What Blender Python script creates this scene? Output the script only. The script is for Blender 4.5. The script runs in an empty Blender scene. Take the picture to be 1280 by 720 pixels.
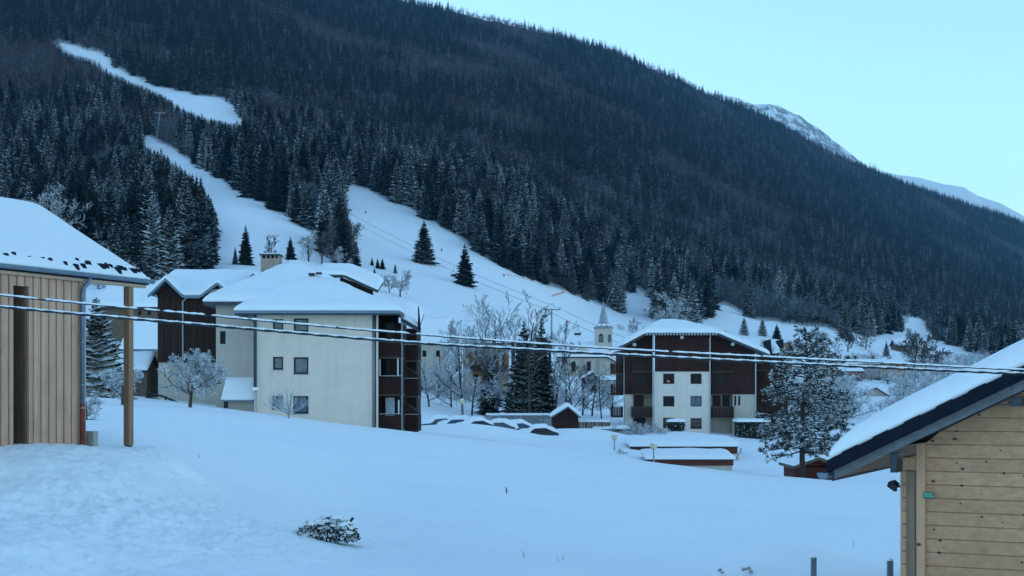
import bpy, math, random
import numpy as np
from mathutils import Vector, noise as mnoise

# ------------------------------------------------------------------ camera, sky, sun
F = 1758.0          # focal length in pixels of a 1280 px wide picture
HY = 490.0          # picture row of the horizon
sc = bpy.context.scene
COL = sc.collection
cam_d = bpy.data.cameras.new('camera')
cam_d.sensor_width = 36.0
cam_d.lens = 36.0 * F / 1280.0
cam_d.shift_y = (HY - 360.0) / 1280.0
cam_d.clip_start = 0.1
cam_d.clip_end = 60000.0
cam = bpy.data.objects.new('camera', cam_d)
cam.location = (0, 0, 0)
cam.rotation_euler = (math.radians(90), 0, 0)
COL.objects.link(cam)
sc.camera = cam

SUN_EL, SUN_AZ = 16.0, -68.0       # low sun, hidden by the unseen mountain wing added at the left
w = bpy.data.worlds.new('World')
sc.world = w
w.use_nodes = True
nt = w.node_tree
for n in list(nt.nodes):
    nt.nodes.remove(n)
sky = nt.nodes.new('ShaderNodeTexSky')
sky.sky_type = 'NISHITA'
sky.sun_disc = False
sky.sun_elevation = math.radians(SUN_EL)
sky.sun_rotation = math.radians(SUN_AZ)
sky.altitude = 2000
sky.air_density = 1.0
sky.dust_density = 0.0
sky.ozone_density = 1.2
tint = nt.nodes.new('ShaderNodeMix')
tint.data_type = 'RGBA'
tint.blend_type = 'MULTIPLY'
tint.inputs['Factor'].default_value = 1.0
tint.inputs['B'].default_value = (0.885, 1.0, 0.905, 1)      # cool white balance of the whole sky
bg = nt.nodes.new('ShaderNodeBackground')
bg.inputs['Strength'].default_value = 0.13
out = nt.nodes.new('ShaderNodeOutputWorld')
nt.links.new(sky.outputs[0], tint.inputs['A'])
nt.links.new(tint.outputs['Result'], bg.inputs[0])
nt.links.new(bg.outputs[0], out.inputs[0])

sun_d = bpy.data.lights.new('sun', 'SUN')
sun_d.energy = 2.0
sun_d.angle = math.radians(0.5)
sun_d.color = (1.0, 0.93, 0.84)
sun = bpy.data.objects.new('sun', sun_d)
_e, _a = math.radians(SUN_EL), math.radians(SUN_AZ)
_d = Vector((math.sin(_a) * math.cos(_e), math.cos(_a) * math.cos(_e), math.sin(_e)))
sun.rotation_euler = (-_d).to_track_quat('-Z', 'Y').to_euler()
sun.location = (0, 0, 50)
COL.objects.link(sun)

vs = sc.view_settings
vs.view_transform = 'Standard'
vs.look = 'None'
vs.gamma = 1.0
vs.exposure = 1.81
sc.cycles.use_denoising = True
sc.cycles.denoising_prefilter = 'ACCURATE'
sc.cycles.max_bounces = 6
sc.cycles.volume_bounces = 0
sc.cycles.transparent_max_bounces = 12

# ------------------------------------------------------------------ materials
MATS = {}
def _new(name):
    m = bpy.data.materials.new(name)
    m.use_nodes = True
    t = m.node_tree
    b = t.nodes['Principled BSDF']
    MATS[name] = m
    return m, t, b
def _n(t, kind, **kw):
    n = t.nodes.new('ShaderNode' + kind)
    for k, v in kw.items():
        setattr(n, k, v)
    return n
def _coords(t, scale=(1, 1, 1), obj=True):
    tc = _n(t, 'TexCoord')
    mp = _n(t, 'Mapping')
    mp.inputs['Scale'].default_value = scale
    t.links.new(tc.outputs['Object' if obj else 'Generated'], mp.inputs[0])
    return mp.outputs[0]
def _noise(t, vec, scale, detail=4, rough=.55):
    n = _n(t, 'TexNoise')
    n.inputs['Scale'].default_value = scale
    n.inputs['Detail'].default_value = detail
    n.inputs['Roughness'].default_value = rough
    t.links.new(vec, n.inputs['Vector'])
    return n.outputs['Fac']
def _ramp(t, fac, stops):
    r = _n(t, 'ValToRGB')
    e = r.color_ramp.elements
    e[0].position, e[0].color = stops[0][0], (*stops[0][1], 1)
    e[1].position, e[1].color = stops[-1][0], (*stops[-1][1], 1)
    for p, c in stops[1:-1]:
        q = e.new(p)
        q.color = (*c, 1)
    t.links.new(fac, r.inputs[0])
    return r.outputs[0]
def _bump(t, b, h, strength, dist):
    n = _n(t, 'Bump')
    n.inputs['Strength'].default_value = strength
    n.inputs['Distance'].default_value = dist
    t.links.new(h, n.inputs['Height'])
    t.links.new(n.outputs[0], b.inputs['Normal'])
def _mix(t, fac, a, b_):
    m = _n(t, 'Mix', data_type='RGBA')
    if isinstance(fac, float): m.inputs['Factor'].default_value = fac
    else: t.links.new(fac, m.inputs['Factor'])
    for s, v in (('A', a), ('B', b_)):
        if isinstance(v, tuple): m.inputs[s].default_value = (*v, 1)
        else: t.links.new(v, m.inputs[s])
    return m.outputs['Result']
def _math(t, op, a, b_=0.0, clamp=False):
    m = _n(t, 'Math', operation=op)
    m.use_clamp = clamp
    for i, v in enumerate((a, b_)):
        if isinstance(v, (int, float)): m.inputs[i].default_value = v
        else: t.links.new(v, m.inputs[i])
    return m.outputs[0]

SNOWC = (0.90, 0.915, 0.93)
def mat_snow(name, bscale=3.0, bstr=.25, bdist=.05):
    m, t, b = _new(name)
    v = _coords(t)
    f = _noise(t, v, bscale, 6, .6)
    c = _ramp(t, f, [(0.3, (0.88, 0.895, 0.915)), (0.7, (0.93, 0.935, 0.945))])
    t.links.new(c, b.inputs['Base Color'])
    b.inputs['Roughness'].default_value = .7
    b.inputs['Specular IOR Level'].default_value = .25
    _bump(t, b, f, bstr, bdist)
    return m
def mat_plain(name, col, rough=.6, metal=0.0, var=.15, scale=6.0, bump=.1, bdist=.01, spec=.4):
    m, t, b = _new(name)
    v = _coords(t)
    f = _noise(t, v, scale, 5, .6)
    lo = tuple(c * (1 - var) for c in col)
    hi = tuple(min(1, c * (1 + var)) for c in col)
    t.links.new(_ramp(t, f, [(0.3, lo), (0.7, hi)]), b.inputs['Base Color'])
    b.inputs['Roughness'].default_value = rough
    b.inputs['Metallic'].default_value = metal
    b.inputs['Specular IOR Level'].default_value = spec
    if bump: _bump(t, b, f, bump, bdist)
    if name.startswith('plaster'):      # faint rain streaks and blotches in the render
        src = b.inputs['Base Color'].links[0].from_socket
        st = _noise(t, _coords(t, (1.6, 1.6, .10)), 1.5, 6, .7)
        bl = _noise(t, _coords(t), .35, 5, .6)
        fac = _math(t, 'MULTIPLY', _math(t, 'ADD', _math(t, 'SUBTRACT', st, .47, True), _math(t, 'MULTIPLY', _math(t, 'SUBTRACT', bl, .5, True), .8)), .9, True)
        t.links.new(_mix(t, fac, src, tuple(c*.62 for c in col)), b.inputs['Base Color'])
    return m
def mat_wood(name, lo, hi, axis='z', scale=9.0, knots=0.0, rough=.75):
    """grain stretched along one object axis; every piece differs a little (Object Info random)"""
    m, t, b = _new(name)
    st = {'x': (.06, 1, 1), 'y': (1, .06, 1), 'z': (1, 1, .06)}[axis]
    v = _coords(t, st)
    f = _noise(t, v, scale * 3, 6, .65)
    c = _ramp(t, f, [(0.3, lo), (0.72, hi)])
    oi = _n(t, 'ObjectInfo')
    r = _math(t, 'MULTIPLY_ADD', oi.outputs['Random'], .18)
    r.node.inputs[2].default_value = .9
    hs = _n(t, 'HueSaturation')
    t.links.new(r, hs.inputs['Value'])
    t.links.new(c, hs.inputs['Color'])
    c = hs.outputs[0]
    v2 = _coords(t)
    f2 = _noise(t, v2, 1.3, 4, .6)
    c = _mix(t, _math(t, 'MULTIPLY', _math(t, 'SUBTRACT', f2, .5, True), 1.5, True), c, tuple(q * .6 for q in lo))
    if knots:
        vo = _n(t, 'TexVoronoi', voronoi_dimensions='2D')
        vo.inputs['Scale'].default_value = knots
        sp_ = _n(t, 'SeparateXYZ'); t.links.new(v2, sp_.inputs[0])
        al = _math(t, 'SUBTRACT', _math(t, 'MULTIPLY', sp_.outputs['X'], math.cos(math.radians(27))), _math(t, 'MULTIPLY', sp_.outputs['Y'], math.sin(math.radians(27))))
        cb = _n(t, 'CombineXYZ'); t.links.new(al, cb.inputs[0]); t.links.new(_math(t, 'MULTIPLY', sp_.outputs['Z'], 1.5), cb.inputs[1])
        t.links.new(cb.outputs[0], vo.inputs['Vector'])
        sep0 = _n(t, 'SeparateColor')
        t.links.new(vo.outputs['Color'], sep0.inputs[0])
        dd = _math(t, 'DIVIDE', vo.outputs['Distance'], _math(t, 'ADD', sep0.outputs[1], .45))
        k = _ramp(t, dd, [(0.04, (1, 1, 1)), (0.10, (0, 0, 0))])
        # keep only some cells
        sep = _n(t, 'SeparateColor')
        t.links.new(vo.outputs['Color'], sep.inputs[0])
        keep = _math(t, 'GREATER_THAN', sep.outputs[0], .5)
        c = _mix(t, _math(t, 'MULTIPLY', k, keep), c, (0.07, 0.04, 0.025))
    t.links.new(c, b.inputs['Base Color'])
    b.inputs['Roughness'].default_value = rough
    b.inputs['Specular IOR Level'].default_value = .2
    _bump(t, b, f, .25, .004)
    return m
def mat_snowy(name, dark_lo, dark_hi, thr=.35, soft=.25, nscale=1.5, snow=SNOWC, namp=.9, rand=.25):
    """needles or bark with snow lying on what faces up, patchy"""
    m, t, b = _new(name)
    v = _coords(t)
    f = _noise(t, v, nscale, 5, .7)
    g = _n(t, 'NewGeometry')
    sx = _n(t, 'SeparateXYZ')
    t.links.new(g.outputs['Normal'], sx.inputs[0])
    a = _math(t, 'ADD', sx.outputs['Z'], _math(t, 'MULTIPLY', _math(t, 'SUBTRACT', f, .5), namp * 2))
    oi = _n(t, 'ObjectInfo')
    a = _math(t, 'ADD', a, _math(t, 'MULTIPLY', _math(t, 'SUBTRACT', oi.outputs['Random'], .5), rand * 2))
    fac = _math(t, 'DIVIDE', _math(t, 'SUBTRACT', a, thr), soft, True)
    f3 = _noise(t, v, nscale * 2.3, 3)
    dark = _ramp(t, f3, [(0.3, dark_lo), (0.7, dark_hi)])
    t.links.new(_mix(t, fac, dark, snow), b.inputs['Base Color'])
    b.inputs['Roughness'].default_value = .8
    b.inputs['Specular IOR Level'].default_value = .15
    return m

mat_snow('snow'); mat_snow('roof_snow', 4.0, .3, .04)
mat_snow('far_snow', .02, .3, 3.0)
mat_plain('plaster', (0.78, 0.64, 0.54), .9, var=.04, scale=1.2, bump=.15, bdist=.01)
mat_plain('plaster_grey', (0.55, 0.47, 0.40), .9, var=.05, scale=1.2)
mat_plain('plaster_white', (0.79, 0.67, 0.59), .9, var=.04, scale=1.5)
mat_plain('stone_wall', (0.34, 0.31, 0.27), .95, var=.2, scale=2.5)
mat_plain('dark_metal', (0.05, 0.06, 0.075), .45, .6, var=.2)
mat_plain('grey_metal', (0.25, 0.28, 0.31), .45, .5, var=.15)
mat_plain('white_metal', (0.6, 0.62, 0.62), .5, .1, var=.1)
mat_plain('steel_blue', (0.16, 0.22, 0.28), .45, .5, var=.15)
mat_plain('rust_red', (0.20, 0.045, 0.03), .6, .1, var=.2)
mat_plain('spire_metal', (0.30, 0.32, 0.34), .5, .3, var=.25, scale=1.0)
mat_plain('black_tile', (0.007, 0.011, 0.022), .8, var=.3, spec=.15)
mat_plain('charcoal', (0.03, 0.03, 0.035), .8, var=.3)
mat_plain('car_grey', (0.10, 0.11, 0.13), .35, .3)
mat_plain('car_blue', (0.05, 0.08, 0.14), .35, .3)
mat_plain('car_black', (0.03, 0.03, 0.035), .35, .3)
mat_plain('rubber', (0.02, 0.02, 0.02), .8)
mat_plain('red_paint', (0.55, 0.05, 0.03), .6)
mat_plain('orange_net', (0.7, 0.16, 0.08), .7)
mat_plain('green_sign', (0.03, 0.20, 0.13), .5, var=.1)
mat_plain('sign_ink', (0.45, 0.55, 0.45), .5)
mat_plain('curtain', (0.62, 0.72, 0.85), .9, var=.25, scale=5)
mat_plain('brick_chimney', (0.34, 0.27, 0.21), .9, var=.25, scale=8)
mat_plain('window_frame', (0.02, 0.018, 0.02), .6)
mat_plain('room_dark', (0.02, 0.02, 0.022), .9)
mat_plain('cable_black', (0.02, 0.025, 0.035), .6)
mat_plain('globe_lamp', (0.62, 0.55, 0.36), .3, var=.05)
mat_wood('larch_board', (0.52, 0.29, 0.19), (0.68, 0.42, 0.30), 'z', 10)
mat_wood('larch_beam', (0.52, 0.32, 0.22), (0.65, 0.45, 0.33), 'z', 8)
mat_wood('post_wood', (0.24, 0.12, 0.07), (0.37, 0.21, 0.13), 'z', 8)
mat_wood('niche_wood', (0.14, 0.085, 0.05), (0.24, 0.16, 0.10), 'z', 8)
mat_wood('log_wood', (0.48, 0.245, 0.135), (0.64, 0.37, 0.225), 'x', 6, knots=4.5)
mat_wood('log_trim', (0.51, 0.27, 0.145), (0.65, 0.39, 0.235), 'z', 6, knots=3.0)
mat_wood('stained_board', (0.20, 0.125, 0.085), (0.31, 0.20, 0.14), 'z', 6)
mat_wood('soffit_wood', (0.22, 0.13, 0.075), (0.34, 0.21, 0.13), 'y', 6)
mat_wood('grey_fascia', (0.12, 0.13, 0.14), (0.22, 0.23, 0.24), 'x', 5)
mat_wood('dark_cladding', (0.022, 0.012, 0.010), (0.055, 0.030, 0.022), 'z', 4)
mat_wood('brown_cladding', (0.028, 0.011, 0.009), (0.055, 0.022, 0.017), 'z', 4)
mat_wood('brown_rail', (0.028, 0.012, 0.010), (0.055, 0.024, 0.019), 'x', 4)
mat_wood('garage_wood', (0.09, 0.024, 0.018), (0.16, 0.045, 0.032), 'x', 4)
mat_wood('red_shed', (0.07, 0.017, 0.014), (0.12, 0.03, 0.022), 'z', 4)
mat_wood('chalet_wood', (0.34, 0.17, 0.07), (0.50, 0.27, 0.12), 'x', 4)
mat_wood('old_wood', (0.10, 0.07, 0.05), (0.18, 0.13, 0.10), 'z', 4)
mat_wood('fence_wood', (0.20, 0.20, 0.20), (0.30, 0.30, 0.30), 'z', 4)
mat_snowy('needles', (0.008, 0.018, 0.020), (0.020, 0.040, 0.040), thr=.90, soft=.35, nscale=1.3)
mat_snowy('needles_far', (0.005, 0.012, 0.013), (0.014, 0.027, 0.025), thr=1.02, soft=.5, nscale=.6)
mat_snowy('needles_far_frosted', (0.010, 0.022, 0.026), (0.026, 0.05, 0.054), thr=.84, soft=.6, nscale=.6)
mat_snowy('needles_frosted', (0.014, 0.030, 0.034), (0.038, 0.065, 0.068), thr=.70, soft=.5, nscale=1.0)
mat_snowy('pine_needles', (0.018, 0.03, 0.032), (0.045, 0.065, 0.065), thr=.20, soft=.3, nscale=2.2, namp=.7)
mat_snowy('bark', (0.03, 0.022, 0.018), (0.07, 0.055, 0.045), thr=.55, soft=.3, nscale=3, rand=0)
mat_snowy('bark_grey', (0.05, 0.042, 0.036), (0.10, 0.085, 0.075), thr=.55, soft=.35, nscale=3, rand=0)
mat_snowy('frost_twigs', (0.20, 0.21, 0.23), (0.44, 0.45, 0.48), thr=.0, soft=.7, nscale=5, rand=.1)
mat_snowy('twigs', (0.05, 0.042, 0.04), (0.11, 0.09, 0.085), thr=.55, soft=.5, nscale=3, rand=.15)
mat_snowy('brown_twigs', (0.055, 0.026, 0.028), (0.10, 0.052, 0.052), thr=1.1, soft=.4, nscale=2, rand=.2)
mat_snowy('frosted_wood', (0.05, 0.07, 0.085), (0.12, 0.16, 0.18), thr=.55, soft=.5, nscale=1, rand=.2)
mat_snowy('spruce_snowy', (0.010, 0.018, 0.018), (0.028, 0.045, 0.042), thr=.62, soft=.2, nscale=4.5, rand=0, namp=1.5)
mat_snowy('hedge_leaves', (0.010, 0.018, 0.012), (0.03, 0.045, 0.03), thr=.55, soft=.3, nscale=4, rand=0)
mat_snowy('rock_snow', (0.12, 0.13, 0.15), (0.28, 0.29, 0.31), thr=.70, soft=.12, nscale=.016, namp=.55, rand=0)

def mat_glass(name, rough=.05, base=(0.03, 0.04, 0.05), transp=.45):
    m, t, b = _new(name)
    b.inputs['Base Color'].default_value = (*base, 1)
    b.inputs['Roughness'].default_value = rough
    b.inputs['Specular IOR Level'].default_value = .7
    tr = _n(t, 'BsdfTransparent')
    mx = _n(t, 'MixShader')
    mx.inputs[0].default_value = transp
    o = t.nodes['Material Output']
    t.links.new(b.outputs[0], mx.inputs[1])
    t.links.new(tr.outputs[0], mx.inputs[2])
    t.links.new(mx.outputs[0], o.inputs[0])
mat_glass('glass', .05, (0.02, 0.05, 0.09), .62); mat_glass('glass_dark', .15, (0.006, 0.009, 0.014), .0)
MATS['glass_dark'].node_tree.nodes['Principled BSDF'].inputs['Specular IOR Level'].default_value = .12
m_, t_, b_ = _new('warm_bulb')
b_.inputs['Base Color'].default_value = (0.6, 0.15, 0.08, 1)
b_.inputs['Emission Color'].default_value = (1.0, 0.25, 0.12, 1)
b_.inputs['Emission Strength'].default_value = 0.15

# terrain: open snow, under the trees litter and shrubs with tree shade put into the colour
def mat_ground():
    m, t, b = _new('ground_snow')
    v = _coords(t)
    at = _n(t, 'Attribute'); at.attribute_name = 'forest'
    f = _noise(t, v, .25, 8, .6)
    fine = _noise(t, v, 5.0, 5, .6)
    sn = _ramp(t, f, [(0.3, (0.88, 0.895, 0.915)), (0.7, (0.93, 0.935, 0.945))])
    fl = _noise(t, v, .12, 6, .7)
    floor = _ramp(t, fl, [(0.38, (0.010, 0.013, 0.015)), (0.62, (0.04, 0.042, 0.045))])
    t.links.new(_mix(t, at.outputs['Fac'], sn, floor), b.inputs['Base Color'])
    b.inputs['Roughness'].default_value = .75
    b.inputs['Specular IOR Level'].default_value = .2
    h = _math(t, 'ADD', _math(t, 'MULTIPLY', f, 1.0), _math(t, 'MULTIPLY', fine, .10))
    _bump(t, b, h, .5, .4)
mat_ground()

# ------------------------------------------------------------------ mesh helpers
class MB:
    def __init__(s): s.v, s.f, s.m = [], [], []
    def add(s, vs, fs, mat=0):
        o = len(s.v)
        s.v.extend([tuple(p) for p in vs])
        for f in fs:
            s.f.append(tuple(i + o for i in f)); s.m.append(mat)
        return s
    def box(s, x0, x1, y0, y1, z0, z1, mat=0):
        x0, x1 = sorted((x0, x1)); y0, y1 = sorted((y0, y1)); z0, z1 = sorted((z0, z1))
        return s.add([(x0,y0,z0),(x1,y0,z0),(x1,y1,z0),(x0,y1,z0),(x0,y0,z1),(x1,y0,z1),(x1,y1,z1),(x0,y1,z1)],
                     [(0,3,2,1),(4,5,6,7),(0,1,5,4),(1,2,6,5),(2,3,7,6),(3,0,4,7)], mat)
    def prism(s, poly, vec, mat=0):
        """closed polygon (3d points, one plane) swept by vec"""
        n = len(poly); v = Vector(vec)
        pts = [Vector(p) for p in poly]
        nn = Vector((0, 0, 0))
        for i in range(n):
            a, b = pts[i], pts[(i+1) % n]
            nn += a.cross(b)
        if nn.dot(v) > 0: pts = pts[::-1]
        vs = [tuple(p) for p in pts] + [tuple(p + v) for p in pts]
        fs = [tuple(range(n)), tuple(range(2*n-1, n-1, -1))]
        for i in range(n):
            j = (i+1) % n
            fs.append((i, i+n, j+n, j))
        return s.add(vs, fs, mat)
    def beam(s, a, b, w_, h_, mat=0):
        """box bar from a to b, w_ across, h_ in the up direction"""
        a, b = Vector(a), Vector(b)
        d = (b - a).normalized()
        side = d.cross(Vector((0, 0, 1)))
        if side.length < 1e-4: side = Vector((1, 0, 0))
        side.normalize()
        up = side.cross(d).normalized()
        sd, u = side * w_ / 2, up * h_ / 2
        vs = [a-sd-u, a+sd-u, a+sd+u, a-sd+u, b-sd-u, b+sd-u, b+sd+u, b-sd+u]
        return s.add(vs, [(0,1,2,3),(7,6,5,4),(4,5,1,0),(5,6,2,1),(6,7,3,2),(7,4,0,3)], mat)
    def tube(s, pts, rads, n=6, mat=0, cap=True):
        o = len(s.v)
        pts = [Vector(p) for p in pts]
        k = len(pts)
        ref = Vector((0.31, 0.17, 0.93))
        for i, p in enumerate(pts):
            d = (pts[min(i+1, k-1)] - pts[max(i-1, 0)])
            if d.length < 1e-9: d = Vector((0, 0, 1))
            d.normalize()
            r_ = ref if abs(d.dot(ref)) < .9 else Vector((1, 0, 0))
            a = d.cross(r_).normalized(); b = d.cross(a)
            for j in range(n):
                t = 2*math.pi*j/n
                q = p + (a*math.cos(t) + b*math.sin(t)) * rads[i]
                s.v.append((q.x, q.y, q.z))
        for i in range(k-1):
            for j in range(n):
                j2 = (j+1) % n
                s.f.append((o+i*n+j, o+i*n+j2, o+(i+1)*n+j2, o+(i+1)*n+j)); s.m.append(mat)
        if cap:
            s.f.append(tuple(o+j for j in range(n))[::-1]); s.m.append(mat)
            s.f.append(tuple(o+(k-1)*n+j for j in range(n))); s.m.append(mat)
        return s

WL = {}
def tagp(o, label=None, cat=None, group=None, kind=None):
    if label: o['label'] = label
    if cat: o['category'] = cat
    if group: o['group'] = group
    if kind: o['kind'] = kind
    return o
def mesh(name, mb, mats, off=(0, 0, 0), smooth=False):
    me = bpy.data.meshes.new(name)
    ox, oy, oz = off
    me.from_pydata([(x-ox, y-oy, z-oz) for x, y, z in mb.v], [], mb.f)
    if isinstance(mats, str): mats = [mats]
    for q in mats: me.materials.append(MATS[q])
    if len(mats) > 1: me.polygons.foreach_set('material_index', mb.m)
    if smooth: me.polygons.foreach_set('use_smooth', [True]*len(me.polygons))
    me.update()
    return me
def obj(name, mb, mats, parent=None, smooth=False, loc=None, world=True):
    """ONE mesh object. Vertices are given in world space (world=True) and stored relative to the root."""
    if parent is not None:
        off = WL[parent.name] if world else (0, 0, 0)
        me = mesh(name, mb, mats, off, smooth)
        o = bpy.data.objects.new(name, me)
        COL.objects.link(o)
        o.parent = parent
        WL[o.name] = WL[parent.name]
    else:
        loc = loc or (0, 0, 0)
        me = mesh(name, mb, mats, loc if world else (0, 0, 0), smooth)
        o = bpy.data.objects.new(name, me)
        o.location = loc
        COL.objects.link(o)
        WL[o.name] = tuple(loc)
    return o
def thing(name, label, cat, loc, group=None):
    o = bpy.data.objects.new(name, None)
    o.empty_display_size = .2
    COL.objects.link(o)
    o.location = loc
    WL[o.name] = tuple(loc)
    return tagp(o, label, cat, group)
def dup(o, parent=None, loc=None, rz=None, scale=None, label=None, group=None):
    c = o.copy()
    COL.objects.link(c)
    if parent is not None: c.parent = parent
    if loc is not None: c.location = loc
    if rz is not None: c.rotation_euler = (0, 0, rz)
    if scale is not None: c.scale = scale
    if label: c['label'] = label
    if group: c['group'] = group
    for ch in o.children:
        if ch.name in SKIP: continue
        dup(ch, c)
    return c
SKIP = set()
def PX(px, Y): return (px - 640.0) / F * Y
def PZ(py, Y): return (HY - py) / F * Y
def P(px, py, Y): return Vector((PX(px, Y), Y, PZ(py, Y)))
def sn(x, y=0., z=0.): return mnoise.noise(Vector((x, y, z)))

# ------------------------------------------------------------------ terrain
KN = {  # column of the picture: (distance, row) pairs of the real ground along that line of sight
-2500: [(6,1150),(12,720),(15,640),(20,552),(26,535),(36,520),(45,503),(60,488),(90,470),(120,420),(160,370),(200,300),(260,200),(340,60),(480,-120),(750,-420),(1300,-900)],  # this column and the next lie out of view, raised to shade the village
-900: [(6,1150),(14,740),(18,650),(24,552),(30,535),(42,520),(60,503),(85,488),(120,470),(155,430),(200,390),(260,345),(350,290),(480,200),(720,60),(1200,-150),(2200,-500)],
0:    [(6,1150),(16,760),(20,660),(24.5,556),(31,538),(45,520),(65,503),(95,488),(130,470),(170,440),(230,405),(300,375),(420,335),(600,262),(900,172),(1500,42),(2600,-200)],
158:  [(6,1200),(18,725),(22,640),(26.5,562),(33,543),(46,522),(65,505),(95,497),(130,480),(170,450),(230,408),(300,372),(420,335),(600,262),(900,172),(1500,60),(2800,-150)],
300:  [(6,1250),(19,720),(25,645),(32,592),(42,560),(58,535),(78,515),(95,513),(130,495),(170,460),(230,410),(300,372),(420,322),(600,250),(850,190),(1500,75),(3000,-70)],
450:  [(6,1250),(19.5,720),(26,672),(36,620),(50,575),(68,547),(86,533),(98,533),(140,524),(190,475),(260,430),(340,395),(500,330),(700,250),(1000,190),(1700,100),(3000,-14)],
640:  [(6,1250),(20,720),(27,675),(38,625),(55,585),(72,563),(85,555),(110,562),(150,542),(210,508),(300,482),(380,440),(520,370),(640,322),(1000,238),(1800,122),(3100,34)],
770:  [(6,1250),(20,720),(27,680),(38,635),(52,600),(66,580),(80,572),(110,578),(150,543),(210,513),(330,482),(420,445),(570,410),(720,385),(1100,295),(1950,168),(3400,66)],
900:  [(6,1250),(20,720),(27,685),(37,645),(50,612),(62,596),(75,588),(110,603),(150,552),(210,520),(350,478),(500,440),(650,415),(800,390),(1300,310),(2300,207),(3800,124)],
975:  [(6,1250),(20,720),(26.5,687),(36.5,648),(49,617),(60,602),(72,595),(105,604),(150,558),(210,522),(350,482),(510,448),(700,420),(850,399),(1400,326),(2500,232),(4050,155)],
1050: [(6,1250),(20,720),(26,690),(36,650),(48,622),(58,608),(70,601),(100,606),(150,565),(210,525),(350,485),(520,455),(750,425),(900,408),(1500,335),(2800,258),(4300,197)],
1280: [(6,1250),(20,720),(26,700),(36,660),(48,632),(58,615),(70,606),(100,598),(150,565),(210,530),(400,485),(700,458),(1100,440),(1400,430),(2300,380),(3800,325),(5200,279)],
1500: [(6,1250),(20,720),(26,700),(36,660),(48,632),(58,615),(70,606),(100,598),(150,565),(210,530),(400,488),(800,470),(1300,455),(1800,445),(3000,415),(4800,380),(6500,350)],
3500: [(6,1250),(20,720),(26,700),(36,660),(48,632),(58,615),(70,606),(100,598),(150,565),(210,530),(400,495),(800,480),(1300,470),(1800,460),(3000,440),(4500,430),(5500,425)],
}
# unseen mountain wing added at the left to block the sun: same profile, turned
_q = math.hypot(1, (-2500-640)/F) / math.hypot(1, (-9000-640)/F)
KN[-9000] = [(a*_q, HY - (HY-b)/_q*1.02) for a, b in KN[-2500]]
_pxs = np.array(sorted(KN))
_KY = np.array([[a for a, b in KN[p]] for p in _pxs]); _KP = np.array([[b for a, b in KN[p]] for p in _pxs])
_KZ = (HY - _KP) / F * _KY
# beyond the crest the mountain falls away again
_KY = np.hstack([_KY, _KY[:, -1:] * 1.25, _KY[:, -1:] * 1.8]); _KZ = np.hstack([_KZ, _KZ[:, -1:] * .72, _KZ[:, -1:] * .1])
_LY = np.log(_KY)
NK = _KY.shape[1]
def _hash(ix, iy, s):
    h = (ix * 374761393 + iy * 668265263 + s * 982451653) & 0xffffffff
    h = ((h ^ (h >> 13)) * 1274126177) & 0xffffffff
    return ((h ^ (h >> 16)) & 0xffff) / 65535.0
def vnoise(x, y, s=0):
    ix, iy = np.floor(x).astype(np.int64), np.floor(y).astype(np.int64)
    fx, fy = x - ix, y - iy
    ux, uy = fx*fx*(3-2*fx), fy*fy*(3-2*fy)
    a, b = _hash(ix, iy, s), _hash(ix+1, iy, s)
    c, d = _hash(ix, iy+1, s), _hash(ix+1, iy+1, s)
    return (a*(1-ux)+b*ux)*(1-uy) + (c*(1-ux)+d*ux)*uy - .5
def fbm(x, y, s=0, o=4):
    r = 0; a = 1.0
    for i in range(o):
        r = r + a * vnoise(x, y, s+i); x, y, a = x*2.03+7.1, y*2.03+3.3, a*.5
    return r
def _curves(px):
    """knots interpolated smoothly between the columns (Catmull-Rom over a uniform index)"""
    idx = np.interp(px, _pxs, np.arange(len(_pxs)))
    i = np.clip(np.floor(idx).astype(int), 0, len(_pxs)-2)
    t = (idx - i)[..., None]
    g = lambda A, k: A[np.clip(k, 0, len(_pxs)-1)]
    def cr(A):
        p0, p1, p2, p3 = g(A, i-1), g(A, i), g(A, i+1), g(A, i+2)
        x = _pxs.astype(float)
        h = (g(x, i+1) - g(x, i))[..., None]
        hm = np.maximum((g(x, i+1) - g(x, i-1))[..., None], 1); hp = np.maximum((g(x, i+2) - g(x, i))[..., None], 1)
        m1 = (p2 - p0) / hm * h; m2 = (p3 - p1) / hp * h
        return (2*t**3-3*t**2+1)*p1 + (t**3-2*t**2+t)*m1 + (-2*t**3+3*t**2)*p2 + (t**3-t**2)*m2
    return cr(_LY), cr(_KZ)
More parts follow.
